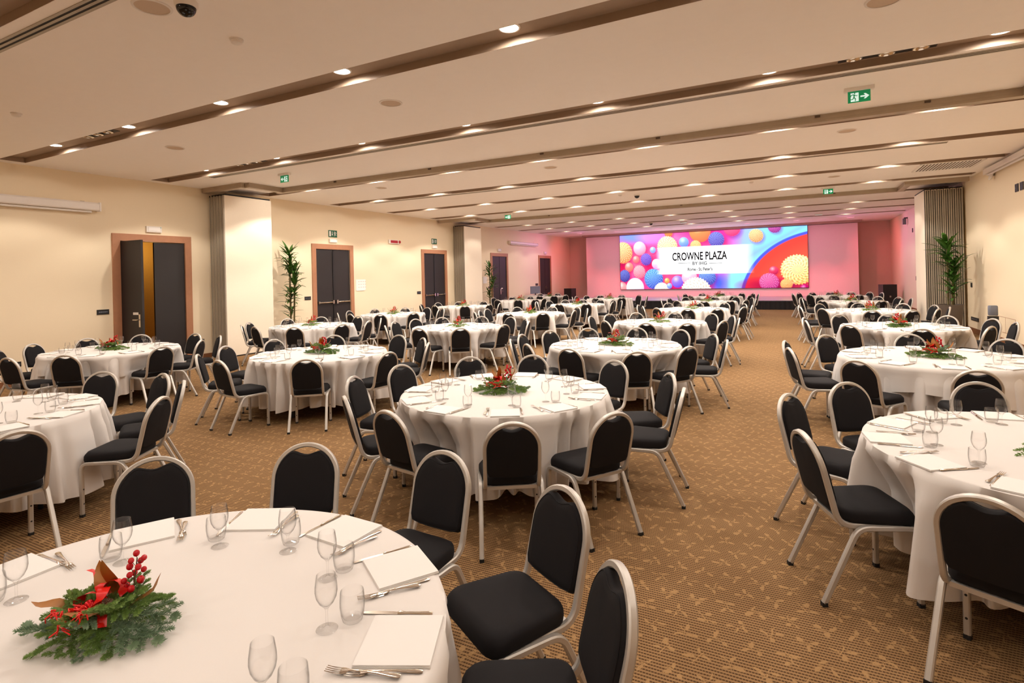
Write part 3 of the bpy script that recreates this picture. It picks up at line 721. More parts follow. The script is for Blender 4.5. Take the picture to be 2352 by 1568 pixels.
me.polygons.add(len(fc)); me.polygons.foreach_set('loop_start', np.arange(0, fc.size, 4)); me.polygons.foreach_set('loop_total', np.full(len(fc), 4))
me.update(calc_edges=True)
at = me.color_attributes.new('picture', 'FLOAT_COLOR', 'POINT')
at.data.foreach_set('color', np.concatenate([lin.reshape(-1, 3), np.ones((NX * NZ, 1))], 1).ravel().astype(np.float32))
m = bpy.data.materials.new('led_picture'); m.use_nodes = True; t = NT(m); bs = t.n['Principled BSDF']
bs.inputs['Base Color'].default_value = (0, 0, 0, 1); bs.inputs['Roughness'].default_value = .6; bs.inputs['Specular IOR Level'].default_value = .1
an = t.add('ShaderNodeAttribute'); an.attribute_name = 'picture'
t.l.new(an.outputs['Color'], bs.inputs['Emission Color']); bs.inputs['Emission Strength'].default_value = LED_STRENGTH = 0.75
me.materials.append(m)
led = thing('led_screen', 'huge lit screen of coloured balls with hotel lettering above the stage', 'screen', ((LX0 + LX1) / 2, SY, LZ0))
def under(o, p): o.parent = p; o.matrix_parent_inverse = Matrix.Translation(p.location).inverted(); return o
under(link('display', me), led)
b = MB(); b.box(LX0 - .02, SY - .045, LZ0 - .02, LX1 + .02, SY, LZ1 + .01); under(b.build('cabinet', M_BLACKPL, smooth=False), led)
def led_xz(px, py):
    u = (px - 112) / 2025; tp = 288 - 116 * u; bt = 865 - 13 * u
    return LX0 + u * (LX1 - LX0), LZ0 + (bt - py) / (bt - tp) * (LZ1 - LZ0)
def lettering(txt, px0, px1, pyt, pyb, name, bold=0.0, wt=0.0):
    cu = bpy.data.curves.new(name, 'FONT'); cu.body = txt; cu.size = 1; cu.resolution_u = 4; cu.offset = bold
    o = bpy.data.objects.new(name, cu); COL.objects.link(o)
    bpy.context.view_layer.update()
    dg = bpy.context.evaluated_depsgraph_get()
    me = bpy.data.meshes.new_from_object(o.evaluated_get(dg)); bpy.data.objects.remove(o)
    n = len(me.vertices); a = np.zeros(n * 3); me.vertices.foreach_get('co', a); a = a.reshape(-1, 3)
    (x0, z1), (x1, z0) = led_xz(px0, pyt), led_xz(px1, pyb)
    lo, hi = a.min(0), a.max(0)
    q = np.zeros_like(a); q[:, 0] = x0 + (a[:, 0] - lo[0]) / (hi[0] - lo[0]) * (x1 - x0); q[:, 2] = z0 + (a[:, 1] - lo[1]) / (hi[1] - lo[1]) * (z1 - z0); q[:, 1] = SY - .058
    me.vertices.foreach_set('co', q.ravel()); me.update(); me.materials.clear(); me.materials.append(M_TEXT)
    return under(link(name, me), led)
lettering('CROWNE PLAZA', 738, 1338, 468, 537, 'lettering', .02)
lettering('®', 1341, 1354, 462, 476, 'lettering')
lettering('BY IHG', 963, 1122, 565, 598, 'lettering', .02)
lettering('Rome - St. Peter\'s', 910, 1180, 630, 660, 'lettering', .03)
for a, c_ in ((803, 940), (1147, 1283)):
    (x0, z0), (x1, _) = led_xz(a, 583), led_xz(c_, 580)
    b = MB(); b.box(x0, SY - .059, z0 - .012, x1, SY - .056, z0 + .012); under(b.build('rule_line', M_TEXT, smooth=False), led)
led.location.y -= .03
# black loudspeakers either side of the stage
for k, (x, y, z) in enumerate(((-11.75, 29.9, 0), (3.42, 28.6, 0))):
    r = thing('loudspeaker', ['black floor loudspeaker in the corner left of the stage', 'black floor loudspeaker in the corner right of the stage'][k], 'loudspeaker', (x, y, z), (-.3, .3)[k])
    m = MB(); h = (.95, 1.0)[k]; m.box(-.27, -.22, 0, .27, .22, h); m.build('cabinet', M_BLACKPL, r, smooth=False)
    m = MB(); m.box(-.25, -.235, .03, .25, -.22, h - .03); m.build('grille', M_SEAL, r, smooth=False)
    m = MB(); m.box(-.03, -.238, h * .45, .03, -.235, h * .52); m.build('badge', M_PEDGE, r, smooth=False)

# ------------------------------------------------------------------ potted dracaenas
def leaf_mesh(L, w, droop, seed):
    rnd = random.Random(seed); m = MB(); vs = []; n = 7
    for i in range(n + 1):
        t_ = i / n; x = L * t_ * cos(droop * t_ * .6); z = L * (.55 * t_ - droop * .6 * t_ * t_); ww = w * (sin(pi * min(1, t_ * .93 + .07)) ** .7) * .5 + .0015
        vs += [(x, -ww, z + .25 * ww), (x, 0, z), (x, ww, z + .25 * ww)]
    fs = []
    for i in range(n): fs += [(3 * i, 3 * i + 3, 3 * i + 4, 3 * i + 1), (3 * i + 1, 3 * i + 4, 3 * i + 5, 3 * i + 2)]
    return m.add(vs, fs).mesh('leaf', M_PLEAF, angle=80)
PLEAF = [leaf_mesh(.36, .075, .6, 1), leaf_mesh(.33, .07, 1.0, 2), leaf_mesh(.40, .068, .3, 3)]
def plant(x, y, label, pot_h, pot_r, canes, seed):
    rnd = random.Random(seed)
    r = thing('potted_dracaena', label, 'plant', (x, y, 0))
    MB().lathe([(pot_r * .68, 0), (pot_r * .7, .01), (pot_r, pot_h), (pot_r * .93, pot_h), (pot_r * .9, pot_h - .05), (.001, pot_h - .05)], 28).build('pot', M_POT, r)
    MB().lathe([(pot_r * .89, pot_h - .06), (pot_r * .5, pot_h - .03), (.001, pot_h - .025)], 20).build('soil', M_SOIL, r)
    for (cx, cy, h, lean, tiers) in canes:
        top = Vector((cx + lean[0], cy + lean[1], h))
        bot = Vector((cx, cy, pot_h - .08))
        c_ = MB().tube([bot.lerp(top, k / 6) for k in range(7)], .022, n=8).build('cane', M_CANE, r)
        for tz, cnt, sc in tiers:
            p = bot.lerp(top, (tz - bot.z) / (top.z - bot.z))
            for k in range(cnt):
                o = link('leaf', PLEAF[rnd.randrange(3)], c_)
                o.location = p + Vector((0, 0, rnd.uniform(-.16, .08)))
                o.rotation_euler = (rnd.uniform(-.15, .15), rnd.uniform(-.75, .35), 2 * pi * (k * .382 + rnd.uniform(-.06, .06)))
                s_ = sc * rnd.uniform(.8, 1.15); o.scale = (s_, s_, s_)
    return r
plant(3.38, 17.35, 'tall potted palm with green tiers before the right hand stack', .78, .27,
      [(-.04, 0, 2.22, (.0, .0), [(2.22, 26, 1.2), (2.02, 22, 1.1), (1.82, 12, .8)]), (.07, .05, 1.75, (.03, 0), [(1.74, 26, 1.1), (1.55, 20, 1.0)]), (.02, -.07, 1.32, (.02, -.02), [(1.32, 22, 1.0), (1.14, 18, .9), (.98, 10, .7)])], 3)
plant(-11.98, 10.28, 'tall leafy potted palm in the corner behind the first partition stack', .5, .2,
      [(0, 0, 2.45, (.0, 0), [(2.45, 26, 1.0), (2.26, 22, .95), (2.05, 18, .9)]), (.06, .05, 1.95, (.04, .02), [(1.95, 24, .95), (1.74, 20, .9), (1.5, 14, .8)]), (-.04, .04, 1.45, (.0, 0), [(1.45, 20, .9), (1.24, 18, .9), (1.0, 16, .8), (.78, 10, .7)])], 4)
plant(-11.97, 20.95, 'dark leafy palm peeping past the second partition stack by the doors', .5, .22,
      [(0, 0, 2.1, (.0, 0), [(2.1, 20, 1.0), (1.85, 16, .95)]), (.06, .05, 1.6, (.04, .02), [(1.6, 18, 1.0), (1.35, 16, .9)]), (-.04, .04, 1.2, (0, 0), [(1.1, 16, .9), (.85, 12, .8)])], 5)
# ------------------------------------------------------------------ banquet chair (faces +y, origin on the floor under the seat)
TILT = Vector((0, -.240, .971)).normalized(); NRM = Vector((0, .971, .240)).normalized()
BASE = Vector((0, -.168, .405)); ARC_W, ARC_R = .284, .172
def back_pt(u, w, n=0.0):
    return BASE + Vector((u, 0, 0)) + TILT * w + NRM * n
def seat_mesh(det):
    out = []
    n = det
    rp = round_path([(0, -.145, 0)] + [(x, y, 0) for x, y in ((.178, -.145), (.216, .225), (-.216, .225), (-.178, -.145))] + [(0, -.145, 0)], [.07, .085, .085, .07], n)[:-1]
    rings = []
    for z, k in ((.416, .94), (.422, .985), (.440, 1.0), (.464, .995), (.476, .97), (.484, .90), (.489, .75), (.491, .5)):
        rings.append([(p.x * k, .04 + (p.y - .04) * k, z - (.010 if p.y > .15 else 0) * (k > .9)) for p in rp])
    return MB().loft(rings, True, (0, .04, .492))
def pad_outline(n):
    r = .161; pts = []
    for i in range(n + 1):                      # over the arch from right to left, with the hand hold notch
        a = pi * i / n; u, w = r * cos(a), ARC_W + r * sin(a)
        d = abs(u) / .082
        if d < 1 and sin(a) > .5: w -= .040 * (cos(d * pi / 2) ** 1.3)
        pts.append((u, w))
    for u, w in ((-.161, .20), (-.159, .125), (-.148, .098), (-.10, .090), (0, .087), (.10, .090), (.148, .098), (.159, .125), (.161, .20)): pts.append((u, w))
    return pts
def pad_mesh(n):
    P = pad_outline(n); c = (0, .25)
    rings = []
    for off, k in ((-.016, .93), (-.014, .985), (-.006, 1.0), (.012, 1.0), (.022, .985), (.030, .94), (.034, .78)):
        rings.append([tuple(back_pt(c[0] + (u - c[0]) * k, c[1] + (w - c[1]) * k, off)) for u, w in P])
    return MB().loft(rings, tuple(back_pt(0, .25, -.016)), tuple(back_pt(0, .25, .036)))
def arch_mesh(n, m):
    path = [back_pt(-ARC_R, 0) + Vector((0, .185, 0)), back_pt(-ARC_R, 0), back_pt(-ARC_R, ARC_W * .55)]
    path = round_path(path, [.075], m)
    path += [back_pt(-ARC_R * cos(pi * i / n), ARC_W + ARC_R * sin(pi * i / n)) for i in range(n + 1)]
    q = round_path([back_pt(ARC_R, ARC_W * .55), back_pt(ARC_R, 0), back_pt(ARC_R, 0) + Vector((0, .185, 0))], [.075], m)
    return MB().tube(path + q, .0125, .0145, side=(1, 0, 0), square=True)
def leg_front(s, m):
    x = s * .200
    return MB().tube(round_path([(x, .218, .016), (x, .218, .405), (x, .0, .405)], [.055], m), .0145, .0135, side=(1, 0, 0), square=True)
def leg_rear(s, m):
    x = s * .200
    return MB().tube(round_path([(x, .0, .405), (x, -.085, .405), (s * .207, -.268, .016)], [.055], m), .0145, .0135, side=(1, 0, 0), square=True)
SEAT = seat_mesh(5).mesh('seat', M_FABRIC, angle=60); PAD = pad_mesh(28).mesh('backrest', M_FABRIC, angle=60)
ARCH = arch_mesh(22, 6).mesh('back_frame', M_ALU, angle=30)
LEGS = [leg_front(s, 5).mesh('leg', M_ALU, angle=30) for s in (-1, 1)] + [leg_rear(s, 5).mesh('leg', M_ALU, angle=30) for s in (-1, 1)]
FSEAT = seat_mesh(2).mesh('seat', M_FABRIC, angle=60); FPAD = pad_mesh(16).mesh('backrest', M_FABRIC, angle=60)
FARCH = arch_mesh(12, 3).mesh('back_frame', M_ALU, angle=30)
FLEGS = [leg_front(s, 3).mesh('leg', M_ALU, angle=30) for s in (-1, 1)] + [leg_rear(s, 3).mesh('leg', M_ALU, angle=30) for s in (-1, 1)]
CAPS = []
for s in (-1, 1): CAPS.append(MB().box(s * .2 - .0145, .2045, 0, s * .2 + .0145, .2315, .022).mesh('foot_cap', M_RUBBER, False))
for s in (-1, 1): CAPS.append(MB().box(s * .207 - .0145, -.282, 0, s * .207 + .0145, -.255, .022).mesh('foot_cap', M_RUBBER, False))
def stud_me(s, z): return MB().tube([(s * .2, .208, z), (s * .2, .2035, z)], .006, n=8).mesh('stud', M_RUBBER)
STUDS = [[stud_me(s, z) for z in (.10, .21)] for s in (-1, 1)]
m = MB(); m.box(-.162, -.150, .395, .162, -.128, .416); m.box(-.188, .165, .392, .188, .187, .414); m.box(-.162, -.13, .404, -.14, .17, .416); m.box(.14, -.13, .404, .162, .17, .416)
SFRAME = m.mesh('seat_frame', M_ALU, False)
_po = [back_pt(u * .955, .25 + (w - .25) * .955, .0285) for u, w in pad_outline(28)]
PIPING = MB().tube(_po + [_po[0]], .0024, n=5, side=(0, 1, 0), caps=False).mesh('piping', M_FABRIC)
def chair(x, y, rz, label, near):
    r = thing('banquet_chair', label, 'chair', (x, y, 0), rz, 'black banquet chairs')
    if near:
        link('seat', SEAT, r); link('piping', PIPING, link('backrest', PAD, r)); link('back_frame', ARCH, r); link('seat_frame', SFRAME, r)
        for k in range(4):
            l = link('leg', LEGS[k], r); link('foot_cap', CAPS[k], l)
            if k < 2:
                for q in STUDS[k]: link('stud', q, l)
    else:
        link('seat', FSEAT, r); link('backrest', FPAD, r); link('back_frame', FARCH, r)
        for k in range(4): link('leg', FLEGS[k], r)
    return r

# ------------------------------------------------------------------ table, cloths, place settings
TH, TR = .757, .90
TOP = MB().lathe([(.001, .722), (.86, .722), (.885, .728), (.885, .745), (.88, .752), (.001, .752)], 48, closed=True).mesh('tabletop', M_FRAMEWOOD)
TLEG = [MB().tube([(.55 * cos(a), .55 * sin(a), .0), (.55 * cos(a), .55 * sin(a), .722)], .018, n=8).mesh('leg', M_BLACKPL) for a in (pi / 4 + k * pi / 2 for k in range(4))]
def cloth(seed, chairs, z_hem=.17, r0=TR, top=TH, over=False):
    rnd = random.Random(seed)
    n, mz = 378, 15
    kf = 27 if not over else 17
    ph = [rnd.uniform(-.35, .35) for _ in range(kf)]; am = [rnd.choice((.3, .7, 1.0, 1.25)) for _ in range(kf)]; p0 = rnd.uniform(0, 6)
    def fold(th):
        v = 0
        for k in range(kf):
            d = (th - p0 - (k + ph[k]) * 2 * pi / kf + pi) % (2 * pi) - pi
            v += am[k] * math.exp(-(d / (.42 * pi / kf)) ** 2)
        return .75 - min(1.3, v) * 1.6
    sq = rnd.uniform(0, pi / 2)
    vs = []; fs = []
    F = [fold(2 * pi * j / n) for j in range(n)]
    for i in range(mz + 4):
        for j in range(n):
            th = 2 * pi * j / n
            if i < 3: r_, z = r0 * (.35, .80, .972)[i], top + .0003 * (1 if i < 2 else 0)
            elif i == 3: r_, z = r0 * .993, top - .003
            else:
                t_ = (i - 3) / mz
                zh = z_hem + .010 * sin(3 * th + seed) + .006 * F[j]
                if over: zh = z_hem + .11 * abs(cos(2 * (th - sq))) ** 1.5
                z = top - .012 - (top - .012 - zh) * t_
                drop = top - z
                a_ = (.028 + .225 * drop) * min(1, drop / .16) * (1.0 if not over else .7)
                r_ = r0 + .004 + .022 * drop; fo = a_ * F[j]
                if not over or True:
                    for (ca, sf) in chairs:
                        x_ = r_ * sin(th - ca); y_ = r_ * cos(th - ca)
                        if y_ <= 0 or abs(x_) > .33 or sf > .96: continue
                        kx = min(1, max(0, (.33 - abs(x_)) / .11))
                        kz = min(1, max(0, (.745 - z) / .245))
                        lim = max(sf, .66) - .014
                        want = r0 + .004 + (lim - r0) * kz ** 1.15
                        if y_ > want: y_ = y_ + (want - y_) * kx * min(1, kz * 4)
                        r_ = hypot(x_, y_); fo = min(fo, fo + (a_ * (F[j] - .80) * .80 - fo) * kx * min(1, kz * 3))
                r_ += fo
                if over: r_ += .007
            vs.append((r_ * cos(th), r_ * sin(th), z))
    for i in range(mz + 3):
        for j in range(n):
            fs.append((i * n + j, i * n + (j + 1) % n, (i + 1) * n + (j + 1) % n, (i + 1) * n + j)[::-1])
    vs.append((0, 0, top + .0003)); c = len(vs) - 1
    fs += [(c, j, (j + 1) % n) for j in range(n)]
    return MB().add(vs, fs).mesh('cloth', M_CLOTH, angle=70)
def napkin_mesh():
    m = MB(); L, w = .103, .107
    for k, (z, s) in enumerate(((.0, 1.0), (.0025, .993), (.005, .987))):
        m.loft([[(L * s * a, w * s * b_, z + dz) for a, b_ in ((-1, -1), (1, -1), (1, 1), (-1, 1))] for dz in (.0, .0022)])
    return m.mesh('napkin', M_NAPKIN, False)
NAPKIN = napkin_mesh()
def fork_mesh():
    """lies along +x, tines at +x end; length .20"""
    st = [(-.100, .0065, .002), (-.092, .0095, .0025), (-.07, .0075, .003), (-.03, .0042, .0055), (.01, .0032, .007), (.035, .0038, .006), (.048, .011, .004), (.060, .0128, .0028)]
    rings = [[(x, -w, z), (x, -w * .6, z + .0016), (x, w * .6, z + .0016), (x, w, z), (x, 0, z - .0012)] for x, w, z in st]
    m = MB().loft(rings)
    for k in range(4):
        y = -.0098 + k * .00653
        m.loft([[(x, y - w, z), (x, y, z + .0013), (x, y + w, z), (x, y, z - .0008)] for x, w, z in ((.058, .0023, .0028), (.08, .0018, .0034), (.100, .0008, .0062))])
    return m.mesh('fork', M_STEEL, angle=50)
FORK = fork_mesh()
KBLADE = MB().loft([[(x, -w0, .002), (x, w1, .002), (x, w1, .0036), (x, -w0, .0032)] for x, w0, w1 in ((.0, .006, .006), (.02, .0085, .0065), (.085, .0085, .006), (.105, .005, .0058), (.114, .001, .004))]).mesh('blade', M_STEEL, angle=30)
KHANDLE = MB().tube([(.004, 0, .0045), (-.004, 0, .0045), (-.02, 0, .0045), (-.06, 0, .005), (-.09, 0, .005), (-.102, 0, .005)], .0058, .0043, n=8, side=(0, 1, 0), taper=[.85, 1.25, .8, 1.0, 1.2, .85]).mesh('handle', M_STEEL)
def glass_meshes(n):
    wine = [(.0295, .0), (.031, .0015), (.029, .0028), (.020, .0038), (.012, .0050), (.008, .0062), (.0055, .0085), (.0043, .012), (.0034, .018), (.0034, .050), (.0048, .060), (.0105, .067), (.021, .078), (.0288, .094), (.0318, .110), (.0312, .127), (.0285, .146), (.0268, .158)]
    inner = [(.0256, .158), (.0273, .146), (.0300, .127), (.0306, .110), (.0276, .094), (.0198, .079), (.0092, .069), (.0003, .0665)]
    w = MB().lathe([(.0003, .0012)] + wine + inner, n, closed=True).mesh('wine_glass', M_GLASS, angle=27)
    tum = [(.0003, .0), (.0255, .0), (.0285, .003), (.0335, .020), (.0362, .042), (.0362, .060), (.0342, .084), (.0336, .088), (.0322, .088), (.0330, .082), (.0348, .060), (.0348, .042), (.0318, .022), (.027, .0115), (.0003, .0105)]
    return w, MB().lathe(tum, n, closed=True).mesh('tumbler', M_GLASS, angle=27)
GL_NEAR, GL_FAR = glass_meshes(28), glass_meshes(14)

# ------------------------------------------------------------------ table centrepiece
def fir_mesh(seed, L, nn, wd, shoots=2):
    rnd = random.Random(seed); m = MB()
    def spray(base, dirv, L, nn):
        d = Vector(dirv).normalized(); up = Vector((0, 0, 1)); sd = d.cross(up)
        if sd.length < .1: sd = Vector((0, 1, 0))
        sd.normalize(); up = sd.cross(d)
        path = [Vector(base) + d * (L * k / 4) - Vector((0, 0, 1)) * (.10 * L * (k / 4) ** 2) for k in range(5)]
        m.tube(path, .0016, n=4, caps=False)
        for k in range(nn):
            t_ = .04 + .96 * k / nn; i = min(3, int(t_ * 4)); p = path[i].lerp(path[i + 1], t_ * 4 - i)
            phi = rnd.uniform(-.25, pi + .25) if rnd.random() < .8 else rnd.uniform(0, 2 * pi)
            o = sd * cos(phi) + up * sin(phi) * .75
            ln = rnd.uniform(.016, .025) * (1 - .45 * t_ ** 3)
            tip = p + o * ln * .85 + d * ln * .55
            s2 = d.cross(o).normalized() * wd
            b2 = (o * .5 + d).normalized() * wd * 1.2
            mid = p.lerp(tip, .55)
            m.add([p, mid + s2, tip, mid - s2], [(0, 1, 2, 3)])
    spray((0, 0, 0), (1, 0, 0), L, nn)
    for k in range(shoots):
        t_ = .22 + .17 * k; s = 1 if k % 2 else -1
        spray((L * t_, 0, -.08 * L * t_ * t_), (.75, s * .65, rnd.uniform(-.1, .25)), L * (.62 - .10 * k), int(nn * .5))
    return m
FIRS = [fir_mesh(s, .185, 300, .00125, 5).mesh('fir_branch', M_FIR if s < 4 else M_FIRB, False) for s in (1, 2, 3, 4)]
FIRS_FAR = [fir_mesh(s, .19, 60, .0042, 2).mesh('fir_branch', M_FIR, False) for s in (11, 12)]
def mag_leaf(L, w, bend, seed):
    m = MB(); vs = []; n = 7
    for i in range(n + 1):
        t_ = i / n; ww = w * sin(pi * min(1, .06 + .94 * t_)) ** .8 * (1 - .25 * t_) * .5 + .001
        x, z = L * t_, bend * L * (t_ ** 2) + .015 * sin(t_ * 5 + seed)
        vs += [(x, -ww, z + ww * .35), (x, 0, z), (x, ww, z + ww * .35)]
    fs = []
    for i in range(n): fs += [(3 * i, 3 * i + 3, 3 * i + 4, 3 * i + 1), (3 * i + 1, 3 * i + 4, 3 * i + 5, 3 * i + 2)]
    return m.add(vs, fs).mesh('magnolia_leaf', M_MAG, angle=80)
MAGS = [mag_leaf(.115, .046, .35, 0), mag_leaf(.125, .042, -.2, 2), mag_leaf(.105, .044, .7, 4)]
BERRY = MB().sphere((0, 0, 0), .0125, 12, 8).mesh('berry', M_BERRY)
BAUB = MB().sphere((0, 0, 0), .0185, 16, 10, 1.15).mesh('bauble', M_BAUBLE)
BERRY_AT = []
for k in range(15):
    h = .085 + .0085 * k; a = k * 2.4
    BERRY_AT.append((.030 * cos(a) * (1.15 - k * .035), .030 * sin(a) * (1.15 - k * .035), h + .006))
m = MB(); m.tube([(0, 0, .0), (.004, .002, .10), (-.003, .0, .20)], .0022, n=5)
for p in BERRY_AT: m.tube([(p[0] * .05, p[1] * .05, p[2] - .022), p], .0012, n=4)
BSTEM = m.mesh('berry_stem', M_TWIG)
m = MB()
for p in BERRY_AT: m.sphere(p, .0125, 8, 5)
BCLUST = m.mesh('berry_cluster', M_BERRY)
def ribbon_mesh():
    m = MB()
    def strip(pts, w):
        pts = [Vector(p) for p in pts]; vs = []
        for i, p in enumerate(pts):
            t_ = (pts[min(i + 1, len(pts) - 1)] - pts[max(i - 1, 0)]).normalized(); s = t_.cross(Vector((0, .3, 1))).normalized()
            vs += [p - s * w + Vector((0, 0, .0)), p + s * w]
        m.add(vs, [(2 * i, 2 * i + 1, 2 * i + 3, 2 * i + 2) for i in range(len(pts) - 1)])
    for a in (.2, 1.9, 3.6, 5.2):
        dx, dy = cos(a), sin(a)
        strip([(dx * .065 * (1 - cos(q)) * .5 - dy * .012 * sin(q), dy * .065 * (1 - cos(q)) * .5 + dx * .012 * sin(q), .095 + .033 * sin(q) + .01 * cos(a)) for q in [2 * pi * i / 14 for i in range(15)]], .017)
    strip([(0, 0, .10), (-.03, .02, .125), (-.045, .03, .155), (-.075, .035, .16), (-.10, .03, .155)], .013)
    strip([(0, 0, .09), (.04, -.05, .07), (.07, -.09, .05)], .013)
    return m.mesh('ribbon', M_RIBBON, angle=80)
RIBBON = ribbon_mesh()
def raffia_mesh():
    rnd = random.Random(3); m = MB()
    for k in range(12):
        a = rnd.uniform(0, 6.28); r_ = rnd.uniform(.03, .09); p = Vector((0, 0, 0)); path = []
        for i in range(9):
            t_ = i / 8; path.append((r_ * t_ * cos(a + t_ * rnd.uniform(-.5, .5)), r_ * t_ * sin(a) * .6 + .01 * sin(9 * t_ + k), .01 + .02 * sin(pi * t_) + .006 * sin(14 * t_ + k)))
        m.tube(path, .0022, n=4)
    return m.mesh('raffia', M_RIBBON)
RAFFIA = raffia_mesh()
m = MB()
for i in range(6):
    for k in range(8):
        a = k * pi / 4 + i * .4; r_ = .016 * (1 - i * .12)
        m.loft([[(r_ * .5 * cos(a), r_ * .5 * sin(a), .006 * i), (r_ * 1.25 * cos(a + .25), r_ * 1.25 * sin(a + .25), .006 * i + .006), (r_ * 1.3 * cos(a - .25), r_ * 1.3 * sin(a - .25), .006 * i + .006)], [(r_ * .5 * cos(a), r_ * .5 * sin(a), .006 * i + .003), (r_ * 1.2 * cos(a + .2), r_ * 1.2 * sin(a + .2), .006 * i + .009), (r_ * 1.2 * cos(a - .2), r_ * 1.2 * sin(a - .2), .006 * i + .009)]])
CONE = m.mesh('pine_cone', M_CONE)
DISH = MB().lathe([(.001, .001), (.06, .001), (.07, .012), (.06, .032), (.03, .042), (.001, .045)], 20).mesh('dish', M_FIR)
def put(o, loc, rot=(0, 0, 0), s=1.0):
    o.location = loc; o.rotation_euler = rot; o.scale = (s, s, s); return o
def centrepiece(x, y, rz, label, lod, seed):
    rnd = random.Random(seed)
    r = thing('christmas_centrepiece', label, 'centrepiece', (x, y, TH + .001), rz, 'fir and berry table centrepieces')
    link('dish', DISH, r)
    n1, n2 = ((22, 22) if lod == 0 else (17, 20) if lod == 1 else (11, 12))
    src = FIRS if lod < 2 else FIRS_FAR
    for k in range(n1):
        a = 2 * pi * (k + rnd.uniform(-.25, .25)) / n1; el = 1.25 if abs(sin(a)) < .5 else .82
        put(link('fir_branch', src[rnd.randrange(len(src))], r), (.05 * cos(a), .04 * sin(a), .035 + rnd.uniform(-.008, .012)), (rnd.uniform(-.3, .3), rnd.uniform(-.05, .12), a), el * rnd.uniform(.8, 1.05))
    for k in range(n2):
        a = 2 * pi * (k + rnd.uniform(-.3, .3)) / n2
        put(link('fir_branch', src[rnd.randrange(len(src))], r), (.02 * cos(a), .02 * sin(a), .055), (rnd.uniform(-.4, .4), rnd.uniform(-.75, -.25), a), rnd.uniform(.55, .8))
    hi = 1.0
    ml = ((-.02, .05, .09, 1.9, -1.25, 1.1), (.10, .03, .07, .6, -1.0, 1.1), (-.10, -.03, .065, 3.5, -.25, 1.1), (.05, -.03, .085, -1.9, -.45, .95), (-.05, .03, .085, 2.6, -.95, 1.0))
    for (px, py, pz, az, pt, s) in ml[:5 if lod < 2 else 3]:
        put(link('magnolia_leaf', MAGS[rnd.randrange(3)], r), (px, py, pz), (rnd.uniform(-.3, .3), pt, az + rnd.uniform(-.3, .3)), s)
    bs = link('berry_stem', BSTEM, r); put(bs, (.045, .045, .02), (-.12, .18, rnd.uniform(0, 6)), .95)
    if lod < 2:
        for p in BERRY_AT: put(link('berry', BERRY, bs), p, (0, 0, 0), rnd.uniform(.8, 1.15))
    else: link('berry_cluster', BCLUST, bs)
    put(link('ribbon', RIBBON, r), (-.03, .02, .0), (0, 0, rnd.uniform(-.5, .5)), 1.05)
    put(link('bauble', BAUB, r), (-.055, -.045, .085), (.5, .3, 0)); put(link('bauble', BAUB, r), (-.022, -.035, .095), (-.4, .5, 1))
    if lod < 2:
        put(link('raffia', RAFFIA, r), (-.04, -.09, .07), (.35, 0, 0), 1.15); put(link('raffia', RAFFIA, r), (.0, -.065, .08), (.2, 0, 2), .9)
        put(link('pine_cone', CONE, r), (.02, .0, .085), (.6, .4, 0)); put(link('pine_cone', CONE, r), (.0, -.005, .075), (-.4, .9, 1), .8)
    return r

